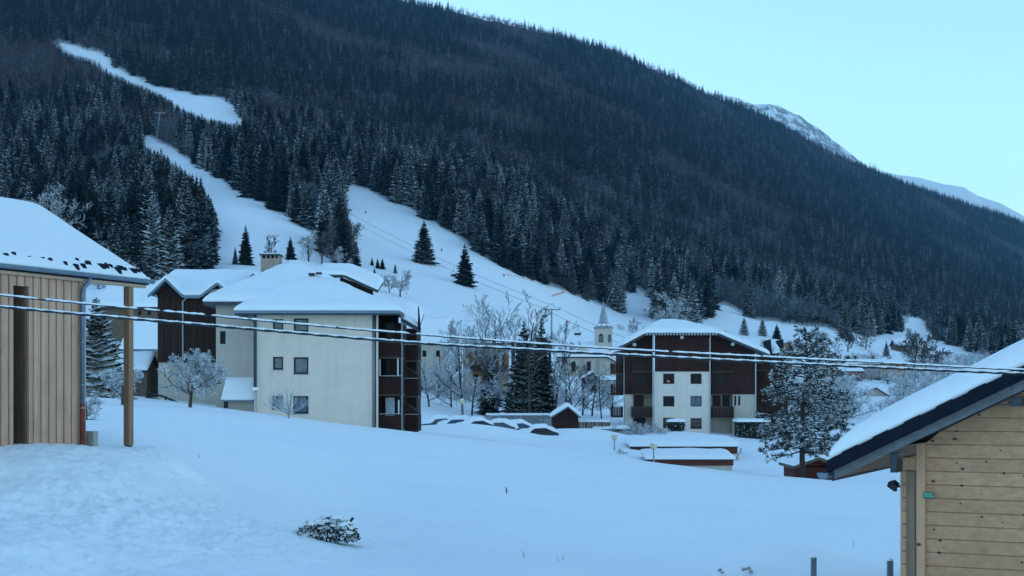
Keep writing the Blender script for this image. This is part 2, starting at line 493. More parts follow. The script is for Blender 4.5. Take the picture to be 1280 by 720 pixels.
def height(px, Y):
    px = np.atleast_1d(np.asarray(px, float)); Y = np.atleast_1d(np.asarray(Y, float))
    px, Y = np.broadcast_arrays(px, Y)
    L, Z = _curves(px)
    KYv = np.exp(L)
    y = np.clip(Y, KYv[..., 0], KYv[..., -1])
    k = np.clip((KYv <= y[..., None]).sum(-1) - 1, 0, NK-2)
    tk = lambda A, q: np.take_along_axis(A, np.clip(q, 0, NK-1)[..., None], -1)[..., 0]
    y0, y1, y2, y3 = (tk(KYv, k+d) for d in (-1, 0, 1, 2))
    z0, z1, z2, z3 = (tk(Z, k+d) for d in (-1, 0, 1, 2))
    h = y2 - y1
    s = (z2-z1)/h
    sa = np.where(k > 0, (z1-z0)/np.maximum(y1-y0, 1e-6), s); sb = np.where(k < NK-2, (z3-z2)/np.maximum(y3-y2, 1e-6), s)
    def lim(a, b): return np.where(a*b > 0, 2*a*b/np.where(np.abs(a+b) < 1e-9, 1e-9, a+b), 0.0)
    m1, m2 = lim(sa, s), lim(s, sb)
    m2 = np.where(k == 15, s, m2); m1 = np.where(k == 16, s, m1)      # a crest, not a rounded back
    t = (y-y1)/h
    z = (2*t**3-3*t**2+1)*z1 + (t**3-2*t**2+t)*m1*h + (-2*t**3+3*t**2)*z2 + (t**3-t**2)*m2*h
    X = (px-640)/F*Y
    near = np.clip(1 - Y/120, 0, 1)
    z = z + near * (.10*fbm(X*.5, Y*.5, 3) + .07*fbm(X*.12, Y*.12, 5))
    far = np.clip((Y-500)/900, 0, 1)
    z = z + far * (26*fbm(X/420, Y/420, 11, 4))*np.clip(1-(Y-2000)/1600, .35, 1)
    mid = np.clip((Y-130)/200, 0, 1)*(1-far)
    z = z + mid * 1.2*fbm(X/30, Y/30, 21, 3)
    for (bx, by, sx, sy, hh) in BUMPS:
        z = z + hh*np.exp(-((X-bx)/sx)**2 - ((Y-by)/sy)**2)
    # rough ploughed snow on the bank at the lower left
    lump = np.exp(-((X+6.0)/2.8)**2 - ((Y-20.5)/4.0)**2)
    z = z + lump*(.14*fbm(X*1.6, Y*1.6, 31, 3) + .09*fbm(X*5, Y*5, 37, 2) + .09*np.abs(fbm(X*13, Y*13, 39, 2)))
    slope = np.clip(1-((X+5.0)/4.5)**2, 0, 1)*np.clip(1-((Y-23.5)/4.5)**2, 0, 1)
    z = z + slope*(.06*np.abs(fbm(X*5, Y*5, 41, 3)) + .06*np.abs(fbm(X*14, Y*14, 43, 2)))
    heap = np.exp(-((X+6.4)/.9)**2 - ((Y-27.0)/1.0)**2)
    z = z + heap*.10*fbm(X*5, Y*5, 47, 3)
    return z
def _b(px, py, Y, sx, sy, h): return (PX(px, Y), Y, sx, sy, h)
BUMPS = [_b(985, 690, 21.5, .95, .8, .36), _b(690, 710, 20.5, .55, .5, .10), _b(925, 715, 20.2, .3, .3, .13),
         _b(205, 556, 27.5, .7, .6, .20), _b(218, 560, 26.9, .35, .3, .10), _b(125, 556, 27.6, .9, .5, -.15), _b(20, 700, 19.2, .8, 1.2, .18), _b(60, 712, 18.6, .6, .6, .14),
         _b(862, 528, 154, 4, 2.5, .5), _b(1010, 545, 140, 12, 9, 1.0), _b(650, 560, 112, 7, 4, .5), _b(735, 545, 143, 4, 3, .9), _b(560, 535, 128, 5, 4, .5), _b(562, 540, 139, 3, 1.5, .5), _b(585, 540, 138, 2.5, 1.5, .35), _b(610, 540, 139, 3, 1.5, .6), _b(650, 540, 139.5, 3, 1.6, .5), _b(690, 545, 143, 2, 1.5, .4)]
def ground_at(px, py, ymin=6, ymax=6000):
    Y = np.exp(np.linspace(math.log(ymin), math.log(ymax), 1500))
    z = height(np.full_like(Y, px), Y)
    r = HY - z*F/Y
    i = np.argmax(r <= py)
    return float(Y[i])
def gz(X, Y):
    return float(height(640 + X*F/Y, Y)[0])
def gpt(px, py, ymin=6):
    Y = ground_at(px, py, ymin)
    X = PX(px, Y)
    return Vector((X, Y, gz(X, Y)))

def inpoly(x, y, poly):
    c = np.zeros(np.shape(x), bool)
    n = len(poly)
    for i in range(n):
        x1, y1 = poly[i]; x2, y2 = poly[(i+1) % n]
        hit = ((y1 > y) != (y2 > y)) & (x < (x2-x1)*(y-y1)/((y2-y1) if y2 != y1 else 1e-9)+x1)
        c ^= hit
    return c
WIDE = [(428,226),(455,236),(500,256),(560,288),(620,330),(660,348),(700,362),(760,385),(800,394),(840,402),(868,414),(880,470),(480,470),(455,400),(452,330),(432,262)]
NARROW = [(176,166),(205,180),(240,204),(300,240),(340,262),(392,292),(398,312),(425,335),(470,350),(480,420),(480,470),(-400,470),(-400,352),(130,350),(200,350),(262,345),(276,300),(272,268),(254,240),(225,210),(180,180)]
UPPER = [(70,52),(85,54),(110,62),(128,70),(142,80),(155,92),(150,96),(135,90),(128,79),(105,71),(84,66)]
LINK = [(150,90),(172,99),(192,106),(205,118),(190,114),(165,105),(150,97)]
UPPER2 = [(186,106),(215,112),(245,118),(275,124),(295,135),(305,150),(303,158),(285,155),(262,150),(235,140),(205,122)]
_OLD = [(72,52),(100,58),(122,68),(155,88),(200,105),(245,118),(268,124),(292,134),(304,150),(308,162),(285,158),(262,154),(240,142),(200,128),(165,108),(150,98),(110,80),(80,66)]
SMALL = [(776,372),(800,362),(816,374),(820,390),(790,392)]
FOOT = [(868,414),(888,386),(905,380),(925,392),(952,402),(1010,408),(1060,416),(1090,420),(1120,416),(1150,404),(1166,420),(1180,428),(1200,436),(1228,446),(1260,452),(1330,470),(1700,480),(1700,620),(860,620),(860,440)]
GAP1 = [(1122,400),(1150,396),(1160,404),(1150,412),(1128,410)]
GAP2 = [(600,400),(880,414),(880,500),(600,500)]
CLEAR = [GAP2, WIDE, NARROW, UPPER, LINK, UPPER2, SMALL, FOOT, GAP1]
def is_forest(px, py, Y, X=None):
    j = 5.0
    qx = px + j*vnoise(px/9.0, py/9.0, 77)*2; qy = py + j*vnoise(px/9.0, py/9.0, 99)
    f = Y > 330
    for c in CLEAR: f &= ~inpoly(qx, qy, c)
    return f

def build_ground():
    pxs = np.concatenate([np.linspace(-9000, -2520, 50), np.linspace(-2500, -160, 60), np.arange(-156, 1440, 3.2), np.linspace(1445, 3500, 50)])
    ys = np.concatenate([np.exp(np.linspace(math.log(6), math.log(14), 30)), np.exp(np.linspace(math.log(14), math.log(45), 430))[1:], np.exp(np.linspace(math.log(45), math.log(200), 170))[1:], np.exp(np.linspace(math.log(200), math.log(1600), 420))[1:], np.exp(np.linspace(math.log(1600), math.log(11800), 160))[1:]])
    PXg, YG = np.meshgrid(pxs, ys)
    Z = height(PXg, YG)
    X = (PXg-640)/F*YG
    py = HY - Z*F/YG
    fo = sum(is_forest(PXg+a*6, py+b*5, YG).astype(np.float32) for a, b in ((0,0),(1,0),(-1,0),(0,1),(0,-1),(.5,.5),(-.5,-.5)))/7
    fo = np.clip(fo*1.6-.6, 0, 1).astype(np.float32)
    V = np.stack([X, YG, Z], -1).reshape(-1, 3).astype(np.float32)
    ny, nx = X.shape
    a = (np.arange(ny-1)[:, None]*nx + np.arange(nx-1)[None]).reshape(-1)
    Q = np.stack([a, a+1, a+nx+1, a+nx], -1).astype(np.int32)
    me = bpy.data.meshes.new('ground')
    me.vertices.add(len(V)); me.vertices.foreach_set('co', V.ravel())
    me.loops.add(Q.size); me.loops.foreach_set('vertex_index', Q.ravel())
    me.polygons.add(len(Q)); me.polygons.foreach_set('loop_start', np.arange(0, Q.size, 4, dtype=np.int32))
    me.polygons.foreach_set('use_smooth', np.ones(len(Q), bool))
    me.update(calc_edges=True)
    at = me.attributes.new('forest', 'FLOAT', 'POINT'); at.data.foreach_set('value', fo.ravel())
    me.materials.append(MATS['ground_snow'])
    o = bpy.data.objects.new('ground', me); COL.objects.link(o)
    tagp(o, 'snow covered meadow, valley floor and mountain slopes', kind='structure')
    # the valley floor goes on behind and beside the viewpoint
    mb = MB(); n = 40; R = 9000
    for i in range(n+1):
        for j in range(n+1):
            x = -R + 2*R*i/n; y = -R + 2*R*j/n
            mb.v.append((x, y, -12 + 2*sn(x/900, y/900)))
    for i in range(n):
        for j in range(n):
            mb.f.append((i*(n+1)+j, (i+1)*(n+1)+j, (i+1)*(n+1)+j+1, i*(n+1)+j+1)); mb.m.append(0)
    tagp(obj('valley_floor', mb, 'snow', smooth=True), 'snow covered valley floor below the village', kind='structure')
build_ground()

def far_range(name, label, pts, depth, mats, seed, rough, gx):
    """a real mountain beyond the ridge: crest line plus flanks falling to both sides"""
    mb = MB(); K = 40
    xs = []
    for a, b in zip(pts[:-1], pts[1:]):
        m = max(2, int(abs(b[0]-a[0])/gx))
        for i in range(m):
            t = i/m
            xs.append([a[k]*(1-t)+b[k]*t for k in range(3)])
    xs.append(list(pts[-1]))
    n = len(xs)
    for i, (px, py, Y) in enumerate(xs):
        c = P(px, py, Y)
        for k in range(-K, K+1):
            t = k/K
            s = abs(t)
            x = c.x; y = c.y + t*depth
            zz = c.z*(1-s) - 30*s
            amp = rough*min(1, (.22 if rough > 60 else .1)+s*3)
            zz += amp*(sn(x/260, y/260, seed) + .55*sn(x/100, y/100, seed+5) + .3*sn(x/40, y/40, seed+9) + .15*sn(x/17, y/17, seed+3))
            mb.v.append((x, y, zz))
    w_ = 2*K+1
    for i in range(n-1):
        for k in range(w_-1):
            mb.f.append((i*w_+k, (i+1)*w_+k, (i+1)*w_+k+1, i*w_+k+1)); mb.m.append(0)
    tagp(obj(name, mb, mats, smooth=False), label, kind='structure')
far_range('rocky_mountain', 'rocky snow covered summit behind the wooded ridge',
          [(820,150,6900),(900,118,6900),(945,131,7000),(962,130,7000),(985,136,7050),(1000,142,7050),(1010,152,7050),(1016,155,7100),(1040,176,7150),(1062,190,7200),(1085,207,7200),(1110,222,7300),(1160,252,7400),(1230,290,7500)], 2400, 'rock_snow', 4, 75, 2.2)
far_range('snowy_mountain', 'smooth white summit at the far end of the valley',
          [(1080,212,9500),(1120,218,9500),(1150,222,9500),(1180,230,9500),(1205,234,9500),(1222,245,9500),(1250,254,9500),(1280,270,9600),(1340,300,9600),(1450,350,9600)], 2600, 'far_snow', 9, 40, 3)

# ------------------------------------------------------------------ trees
def spruce_mb(H, R, levels, seed, segs=2, twig=True, droop=.28, nb=(7, 10), trunk=True, jit=.3):
    rng = random.Random(seed)
    tr, cr = MB(), MB()
    tr.tube([(0,0,-.6),(0,0,H*.5),(0,0,H*.98)], [H*.016, H*.009, H*.002], 5)
    z0 = H*.05
    for i in range(levels):
        u = (i + rng.uniform(-jit, jit))/levels
        u = min(max(u, 0), .985)
        z = z0 + (H-z0)*u
        rr = R*(1-u)**.82*rng.uniform(.82, 1.1)+.02*R
        n = rng.randint(*nb) if u < .8 else rng.randint(4, 6)
        a0 = rng.uniform(0, 6.28)
        for k in range(n):
            a = a0 + 6.283*k/n + rng.uniform(-.22, .22)
            r = rr*rng.uniform(.7, 1.12)
            dr = droop*r*rng.uniform(.7, 1.3)*(1-u*.9) - r*.35*u
            ca, sa = math.cos(a), math.sin(a)
            w_ = r*rng.uniform(.22, .34)+.04*R
            zc = z + rng.uniform(-jit, jit)*H/levels
            prev = None
            for q in range(segs+1):
                t = q/segs
                rad = r*t
                zz = zc - dr*t*t*1.0
                ww = w_*math.sin(math.pi*min(.95, .25+t*.7))*(1 if q < segs else .15)
                sag = ww*.75
                c = (ca*rad, sa*rad, zz)
                l = (ca*rad - sa*ww, sa*rad + ca*ww, zz - sag)
                g = (ca*rad + sa*ww, sa*rad - ca*ww, zz - sag)
                if prev: cr.add([prev[0], prev[1], prev[2], c, l, g], [(0,3,4,1),(0,2,5,3)])
                prev = (c, l, g)
            if twig:
                for s in (-1, 1):
                    for t in (.45, .8):
                        tl = r*.28*rng.uniform(.6, 1.2)
                        aa = a + s*rng.uniform(.6, 1.0)
                        b0 = (ca*r*t, sa*r*t, zc-dr*t*t+.01)
                        e = (b0[0]+math.cos(aa)*tl, b0[1]+math.sin(aa)*tl, b0[2]-tl*.35)
                        h1 = (b0[0]+ca*tl*.35, b0[1]+sa*tl*.35, b0[2]-tl*.12)
                        h2 = (b0[0]-ca*tl*.2, b0[1]-sa*tl*.2, b0[2]-tl*.45)
                        cr.add([b0, h1, e, h2], [(0,1,2),(0,2,3)])
    cr.tube([(0,0,H*.9),(0,0,H*1.01)], [R*.05, R*.008], 4)
    return tr, cr

def bare_mb(H, seed, spread=.5, levels=4, twigs=6, r0=None, fork=.25, bare=.25, tw=.006, up=.35, curl=.25, dens=5):
    """bare deciduous tree; material 0 wood, 1 fine twigs"""
    rng = random.Random(seed)
    big, fine = MB(), MB()
    r0 = r0 or H*.018
    def grow(p, d, L, r, lv):
        n = 4 if lv == 0 else 3
        pts = [p]; dd = d.copy()
        for i in range(n):
            dd = (dd + Vector((rng.uniform(-1,1), rng.uniform(-1,1), rng.uniform(-.6,1)))*curl*(.4 if lv == 0 else 1) + Vector((0,0,up*.25*(lv > 0)))).normalized()
            pts.append(pts[-1] + dd*L/n)
        re = r*(.45 if lv else .35)
        rad = [r + (re-r)*i/n for i in range(n+1)]
        mb = big if lv < levels-1 else fine
        mb.tube(pts, rad, 5 if lv == 0 else (4 if lv == 1 else 3), 0, cap=False)
        if lv >= levels: return
        m = dens if lv == 0 else (dens-1 if lv < levels-1 else twigs)
        m += rng.randint(-1, 1) + (2 if lv == 0 else 0)
        for k in range(max(2, m)):
            t = bare + (1-bare)*(k+rng.random())/m if lv == 0 else .2+.8*(k+rng.random())/m
            t = min(t, .99)
            i = min(int(t*n), n-1); f = t*n-i
            q = pts[i].lerp(pts[i+1], f)
            axis = (pts[i+1]-pts[i]).normalized()
            az = rng.uniform(0, 6.28)
            o = axis.orthogonal().normalized()
            o.rotate(__import__('mathutils').Quaternion(axis, az))
            nd = (axis*(1-spread*.9) + o*spread*rng.uniform(.8, 1.4)).normalized()
            ll = L*(.62 if lv else spread*1.1)*rng.uniform(.65, 1.1)*(1.15-t*.5)
            grow(q, nd, ll, max(tw, rad[i]*.55), lv+1)
    grow(Vector((0,0,-.1*H*.2)), Vector((rng.uniform(-.05,.05), rng.uniform(-.05,.05), 1)).normalized(), H*(.62 if spread < .6 else .45), r0, 0)
    return big, fine

def proto(me_trunk, me_crown, tname, label, cat, group, tmat, cmat, loc, crown_name='crown', trunk_name='trunk'):
    r = thing(tname, label, cat, loc, group)
    WL[r.name] = tuple(loc)
    a = bpy.data.objects.new(trunk_name, me_trunk); COL.objects.link(a); a.parent = r
    b = bpy.data.objects.new(crown_name, me_crown); COL.objects.link(b); b.parent = r
    return r

# near-detail spruce meshes, unit size 20 m high
SP = []
for i, (R, lv, mt) in enumerate([(5.0, 30, 'needles'), (4.4, 32, 'needles_frosted'), (5.5, 29, 'needles'), (4.2, 31, 'needles_frosted'), (4.8, 30, 'needles')]):
    t, c = spruce_mb(20, R, lv, 100+i, segs=2)
    SP.append((mesh('spruce_trunk', t, 'bark'), mesh('spruce_crown', c, mt)))
SPF = []
for i, (R, lv, mt) in enumerate([(4.6, 12, 'needles_far'), (4.0, 13, 'needles_far_frosted'), (5.2, 11, 'needles_far'), (3.8, 13, 'needles_far_frosted')]):
    t, c = spruce_mb(20, R, lv, 200+i, segs=1, twig=False, nb=(6, 7))
    t2 = MB(); t2.add(c.v, c.f, 0); t2.add(t.v, t.f, 1)
    SPF.append(mesh('spruce_small', t2, [mt, 'bark']))
BR = []
for i in range(4):
    b, f = bare_mb(15, 300+i, spread=.52, levels=3, twigs=7, tw=.035, dens=6, bare=.2, r0=.2)
    m = MB(); m.add(b.v, b.f, 0); m.add(f.v, f.f, 1)
    BR.append(mesh('bare_tree_small', m, ['bark', 'brown_twigs' if i < 2 else 'frosted_wood']))

def place_tree(meshes, px, py, hpx, label, group=None, Yf=None, rz=None, fat=1.0, unit=20.0, name='spruce', cat='tree', ymin=60):
    if Yf: loc = Vector((PX(px, Yf), Yf, 0)); loc.z = gz(loc.x, loc.y)
    else: loc = gpt(px, py, ymin)
    h = hpx*loc.y/F
    s = h/unit
    r = thing(name, label, cat, loc, group)
    for nm, me in zip(('trunk', 'crown'), meshes):
        o = bpy.data.objects.new(nm, me); COL.objects.link(o); o.parent = r
    r.scale = (s*fat, s*fat, s)
    r.rotation_euler = (0, 0, rz if rz is not None else (px*1.37) % 6.28)
    return r

# ---------------- the forest: sample ground points, largest 300 spruces become objects, the rest stuff
rng = np.random.default_rng(5)
def sample(y0, y1, sp, px0=-260, px1=1560):
    xs = np.arange(PX(px0, y1), PX(px1, y1), sp); ys = np.arange(y0, y1, sp)
    X, Y = np.meshgrid(xs, ys)
    X = (X + rng.uniform(-.48, .48, X.shape)*sp).ravel(); Y = (Y + rng.uniform(-.48, .48, Y.shape)*sp).ravel()
    px = 640 + X*F/Y
    k = (px > px0) & (px < px1)
    X, Y, px = X[k], Y[k], px[k]
    Z = height(px, Y)
    py = HY - Z*F/Y
    f = is_forest(px, py, Y) & (py < 480)
    # a tree whose crown would stand in front of an open run does not grow there
    hm = np.full(len(X), 30.0)
    for fr in (22, 18, 15, 12, 9, 6, 3.5):
        tip = py - fr*F/Y
        hit = np.zeros(len(X), bool)
        for c in (WIDE, NARROW, UPPER, LINK, UPPER2, SMALL): hit |= inpoly(px, tip, c)
        hm = np.where(hit, fr*.98, hm)
    f &= hm > 4
    return X[f], Y[f], Z[f], px[f], py[f], hm[f]
parts_ = [sample(330, 700, 6.8), sample(700, 1300, 7.4), sample(1300, 2400, 8.8), sample(2400, 5600, 11.0)]
TX, TY, TZ, TPX, TPY, THM = (np.concatenate([p[i] for p in parts_]) for i in range(6))
# drop what lies beyond the crest (not visible, saves memory)
L_, Z_ = _curves(TPX)
crest = np.exp(L_[:, 16])
k = TY < crest*1.06
TX, TY, TZ, TPX, TPY, THM = TX[k], TY[k], TZ[k], TPX[k], TPY[k], THM[k]
N = len(TX)
patch = fbm(TX/160, TY/160, 55, 3)
decid = (patch > .24) & (TY > 400)
decid |= (rng.random(N) < .10)
decid |= (fbm(TX/70, TY/90, 91, 3) > .30) & (TY < 1600) & (TY > 430)
H = rng.uniform(13, 25, N)*np.where(rng.random(N) < .15, .6, 1.0)*(1 + .12*fbm(TX/60, TY/60, 8, 2))
H = np.where(TY > 2000, H*rng.uniform(.7, 1.15, N), H)
H = np.minimum(H, THM)
hp = H*F/TY
vis = (TPX > -12) & (TPX < 1292) & (TPY - hp < 470) & (TPY > 0)
vis &= ~((TPX < 130) & (TPY - hp*.75 > 250 + TPX*.35))
cand = np.where(vis & ~decid)[0]
order = cand[np.argsort(-hp[cand])][:262]
zone = lambda px, py: ('spur above the wooden barn' if px < 285 and py > 190 else
                       'strip between the two runs' if px < 470 and py > 150 else
                       'upper edge of the wide run' if px < 720 else
                       'forest edge above the spire' if px < 860 else
                       'forest edge above the meadows')
order = sorted(order, key=lambda i: (zone(TPX[i], TPY[i]), TPX[i]))
for i in order:
    v = int(rng.integers(0, 5))
    fr = v in (1, 3)
    z_ = zone(TPX[i], TPY[i])
    size = 'tall' if H[i] > 21 else ('young' if H[i] < 14 else 'mid-sized')
    hrow = 'front row' if TY[i] < 400 else ('second rows' if TY[i] < 520 else 'upper rows')
    lab = '%s %s spruce in the %s of the %s' % (size, 'frosted grey' if fr else 'dark green', hrow, z_)
    r = thing('spruce', lab, 'tree', (TX[i], TY[i], TZ[i]), '%s %s spruces in the %s of the %s' % (size, 'frosted' if fr else 'dark', hrow, z_))
    for nm, me in zip(('trunk', 'crown'), SP[v]):
        o = bpy.data.objects.new(nm, me); COL.objects.link(o); o.parent = r
    s = H[i]/20*1.05
    f_ = rng.uniform(.85, 1.15)
    r.scale = (s*f_, s*f_, s); r.rotation_euler = (0, 0, rng.uniform(0, 6.28))
rest = np.ones(N, bool); rest[order] = False

def scatter(name, label, sel, meshes, unit, hs, choose):
    """one stuff object: points carrying a size, a turn and a choice of tree; geometry nodes put the trees on them"""
    col = bpy.data.collections.new(name + '_trees')
    for i, me in enumerate(meshes):
        o = bpy.data.objects.new('%s_%02d' % (me.name.split('.')[0], i), me); col.objects.link(o)
    idx = np.where(sel)[0]
    me = bpy.data.meshes.new(name)
    me.vertices.add(len(idx))
    co = np.stack([TX[idx], TY[idx], TZ[idx]-.3], -1).astype(np.float32)
    me.vertices.foreach_set('co', co.ravel())
    s = (hs[idx]/unit).astype(np.float32)
    wv = rng.uniform(.85, 1.2, len(idx)).astype(np.float32)
    a = me.attributes.new('size', 'FLOAT_VECTOR', 'POINT'); a.data.foreach_set('vector', np.stack([s*wv, s*wv, s], -1).astype(np.float32).ravel())
    a = me.attributes.new('turn', 'FLOAT_VECTOR', 'POINT'); a.data.foreach_set('vector', np.stack([0*s, 0*s, rng.uniform(0, 6.28, len(idx))], -1).astype(np.float32).ravel())
    a = me.attributes.new('pick', 'INT', 'POINT'); a.data.foreach_set('value', choose[idx].astype(np.int32))
    o = bpy.data.objects.new(name, me); COL.objects.link(o)
    tagp(o, label, 'forest', kind='stuff')
    g = bpy.data.node_groups.new(name, 'GeometryNodeTree')
    g.interface.new_socket('Geometry', in_out='INPUT', socket_type='NodeSocketGeometry')
    g.interface.new_socket('Geometry', in_out='OUTPUT', socket_type='NodeSocketGeometry')
    A = lambda k, **kw: (lambda n: ([setattr(n, a_, b_) for a_, b_ in kw.items()], n)[1])(g.nodes.new(k))
    gi, go = A('NodeGroupInput'), A('NodeGroupOutput')
    ci = A('GeometryNodeCollectionInfo'); ci.inputs['Collection'].default_value = col
    ci.inputs['Separate Children'].default_value = True; ci.inputs['Reset Children'].default_value = True
    ip = A('GeometryNodeInstanceOnPoints'); ip.inputs['Pick Instance'].default_value = True
    n1 = A('GeometryNodeInputNamedAttribute', data_type='FLOAT_VECTOR'); n1.inputs['Name'].default_value = 'size'
    n2 = A('GeometryNodeInputNamedAttribute', data_type='FLOAT_VECTOR'); n2.inputs['Name'].default_value = 'turn'
    n3 = A('GeometryNodeInputNamedAttribute', data_type='INT'); n3.inputs['Name'].default_value = 'pick'
    e2r = A('FunctionNodeEulerToRotation')
    g.links.new(gi.outputs[0], ip.inputs['Points']); g.links.new(ci.outputs[0], ip.inputs['Instance'])
    g.links.new(n1.outputs[0], ip.inputs['Scale']); g.links.new(n2.outputs[0], e2r.inputs[0])
    g.links.new(e2r.outputs[0], ip.inputs['Rotation']); g.links.new(n3.outputs[0], ip.inputs['Instance Index'])
    g.links.new(ip.outputs[0], go.inputs[0])
    md = o.modifiers.new('trees', 'NODES'); md.node_group = g
    return o
pick = np.where((TPY < 300) & (patch > .2) & (rng.random(N) < .7), rng.integers(0, 2, N), rng.integers(2, 4, N))
# frost lies on the lower trees, the upper slope is darker
upper = TPY < (150 + (TPX-400)*.22 + 30*patch)
pick_s = np.where(upper, np.where(rng.random(N) < .82, rng.integers(0, 2, N)*2, 1), np.where(rng.random(N) < .5, rng.integers(0, 2, N)*2, rng.integers(0, 2, N)*2+1))
nearf = TY < 1100
def joined(i, R, lv, mt, seed):
    t, c = spruce_mb(20, R, lv, seed, segs=2, twig=True, nb=(6, 8))
    q = MB(); q.add(c.v, c.f, 0); q.add(t.v, t.f, 1)
    return mesh('spruce_mid', q, [mt, 'bark'])
MIDM = [joined(0, 5.0, 22, 'needles', 401), joined(1, 4.5, 23, 'needles_frosted', 402), joined(2, 5.6, 21, 'needles', 403), joined(3, 4.2, 23, 'needles_frosted', 404)]
scatter('lower_forest', 'dense snow dusted spruce forest on the lower mountain slope', rest & ~decid & nearf, MIDM, 20, H, pick_s)
scatter('upper_forest', 'dark spruce forest covering the upper mountain slope to the skyline', rest & ~decid & ~nearf, SPF, 20, H, pick_s)
scatter('bare_woods', 'patches of bare brown deciduous trees in the mountain forest', rest & decid, BR, 15, H*.8, pick)
print('forest points', N, 'bare', int(decid.sum()))

# ------------------------------------------------------------------ building helpers
def frame2(ox, oy, ux, uy):
    """maps (a, b, z) of a turned building to the world; a along (ux,uy), b to its left-hand normal given by vx,vy"""
    def T(a, b, z, vx=None, vy=None):
        return (ox + a*ux + b*T.vx, oy + a*uy + b*T.vy, z)
    T.vx, T.vy = -uy, ux
    return T
ID = lambda a, b, z: (a, b, z)
def tbox(mb, T, a0, a1, b0, b1, z0, z1, mat=0):
    q = MB(); q.box(a0, a1, b0, b1, z0, z1)
    mb.add([T(*p) for p in q.v], q.f, mat); return mb
def snow_sheet(parent, h, a0, a1, b0, b1, th, T=ID, step=.35, seed=0, edge=None, name='snow_cover', over=.05, mat='roof_snow', mask=None, rough=.12, eaves=None):
    """a soft snow layer lying on the roof height function h(a, b)"""
    edge = edge or th*1.3
    a0 -= over; a1 += over; b0 -= over; b1 += over
    na = max(4, int((a1-a0)/step)); nb = max(4, int((b1-b0)/step))
    def ticks(lo, hi, n):
        t = [lo + (hi-lo)*i/n for i in range(n+1)]
        ex = [lo+edge*k for k in (.03, .12, .3)] + [hi-edge*k for k in (.03, .12, .3)]
        return sorted(set(t + [e for e in ex if lo < e < hi]))
    A, B = ticks(a0, a1, na), ticks(b0, b1, nb)
    mb = MB(); W = len(B)
    for a in A:
        for b in B:
            d = min(a-a0, a1-a, b-b0, b1-b)
            if mask: d = min(d, mask(a, b))
            u = min(1, max(0, d)/edge)
            f = math.sqrt(max(0, 1-(1-u)**2))
            n_ = 1 + rough*2.2*sn(a*.55+seed, b*.55, seed) + rough*.8*sn(a*2.1, b*2.1+seed, seed)
            t = th*(.12 + .88*f)*n_
            aa = min(max(a, a0+over), a1-over); bb = min(max(b, b0+over), b1-over)
            wob = .03*sn(a*2.5, b*2.5, seed+4) if d < 1e-6 else 0
            mb.v.append(T(a+wob, b+wob, h(aa, bb) + max(.015, t)))
    nA = len(A)
    for i in range(nA-1):
        for j in range(W-1):
            mb.f.append((i*W+j, (i+1)*W+j, (i+1)*W+j+1, i*W+j+1)); mb.m.append(0)
    # skirt down to the roof
    ring = [(i, 0) for i in range(nA)] + [(nA-1, j) for j in range(1, W)] + [(i, W-1) for i in range(nA-2, -1, -1)] + [(0, j) for j in range(W-2, 0, -1)]
    o = len(mb.v)
    for (i, j) in ring:
        a, b = A[i], B[j]
        aa = min(max(a, a0+over), a1-over); bb = min(max(b, b0+over), b1-over)
        mb.v.append(T(aa, bb, h(aa, bb)+.004))
    n = len(ring)
    for k_ in range(n):
        k2 = (k_+1) % n
        mb.f.append((ring[k_][0]*W+ring[k_][1], o+k_, o+k2, ring[k2][0]*W+ring[k2][1])); mb.m.append(0)
    return obj(name, mb, mat, parent, smooth=True)
def roof_slab(parent, h, a0, a1, b0, b1, thick, mat, T=ID, step=.5, name='roof', cuts=()):
    A = sorted(set([a0 + (a1-a0)*i/max(2, int((a1-a0)/step)) for i in range(max(2, int((a1-a0)/step))+1)] + [c for c in cuts if a0 < c < a1]))
    nb = max(2, int((b1-b0)/step)); B = [b0 + (b1-b0)*i/nb for i in range(nb+1)]
    mb = MB(); W = len(B)
    for dz in (0, -thick):
        for a in A:
            for b in B: mb.v.append(T(a, b, h(a, b)+dz))
    M = len(A)*W
    for i in range(len(A)-1):
        for j in range(W-1):
            q = (i*W+j, (i+1)*W+j, (i+1)*W+j+1, i*W+j+1)
            mb.f.append(q); mb.f.append(tuple(M+k for k in q[::-1])); mb.m += [0, 0]
    ring = [(i, 0) for i in range(len(A))] + [(len(A)-1, j) for j in range(1, W)] + [(i, W-1) for i in range(len(A)-2, -1, -1)] + [(0, j) for j in range(W-2, 0, -1)]
    for k in range(len(ring)):
        p, q = ring[k], ring[(k+1) % len(ring)]
        mb.f.append((p[0]*W+p[1], M+p[0]*W+p[1], M+q[0]*W+q[1], q[0]*W+q[1])); mb.m.append(0)
    return obj(name, mb, mat, parent)
def wall_holes(mb, x0, x1, z0, z1, y, holes, depth=.18, mat=0, T=ID):
    """front skin at y facing -b with openings (x0,x1,z0,z1) and their reveals"""
    xs = sorted(set([x0, x1] + [h[0] for h in holes] + [h[1] for h in holes]))
    zs = sorted(set([z0, z1] + [h[2] for h in holes] + [h[3] for h in holes]))
    for i in range(len(xs)-1):
        for j in range(len(zs)-1):
            cx, cz = (xs[i]+xs[i+1])/2, (zs[j]+zs[j+1])/2
            if any(h[0] < cx < h[1] and h[2] < cz < h[3] for h in holes): continue
            mb.add([T(xs[i], y, zs[j]), T(xs[i+1], y, zs[j]), T(xs[i+1], y, zs[j+1]), T(xs[i], y, zs[j+1])], [(0,1,2,3)], mat)
    for a, b, c, d in holes:
        e = y+depth
        for q in ([(a,y,c),(a,e,c),(a,e,d),(a,y,d)], [(b,y,c),(b,y,d),(b,e,d),(b,e,c)], [(a,y,c),(b,y,c),(b,e,c),(a,e,c)], [(a,y,d),(a,e,d),(b,e,d),(b,y,d)]):
            mb.add([T(*p) for p in q], [(0,1,2,3)], mat)
    return mb
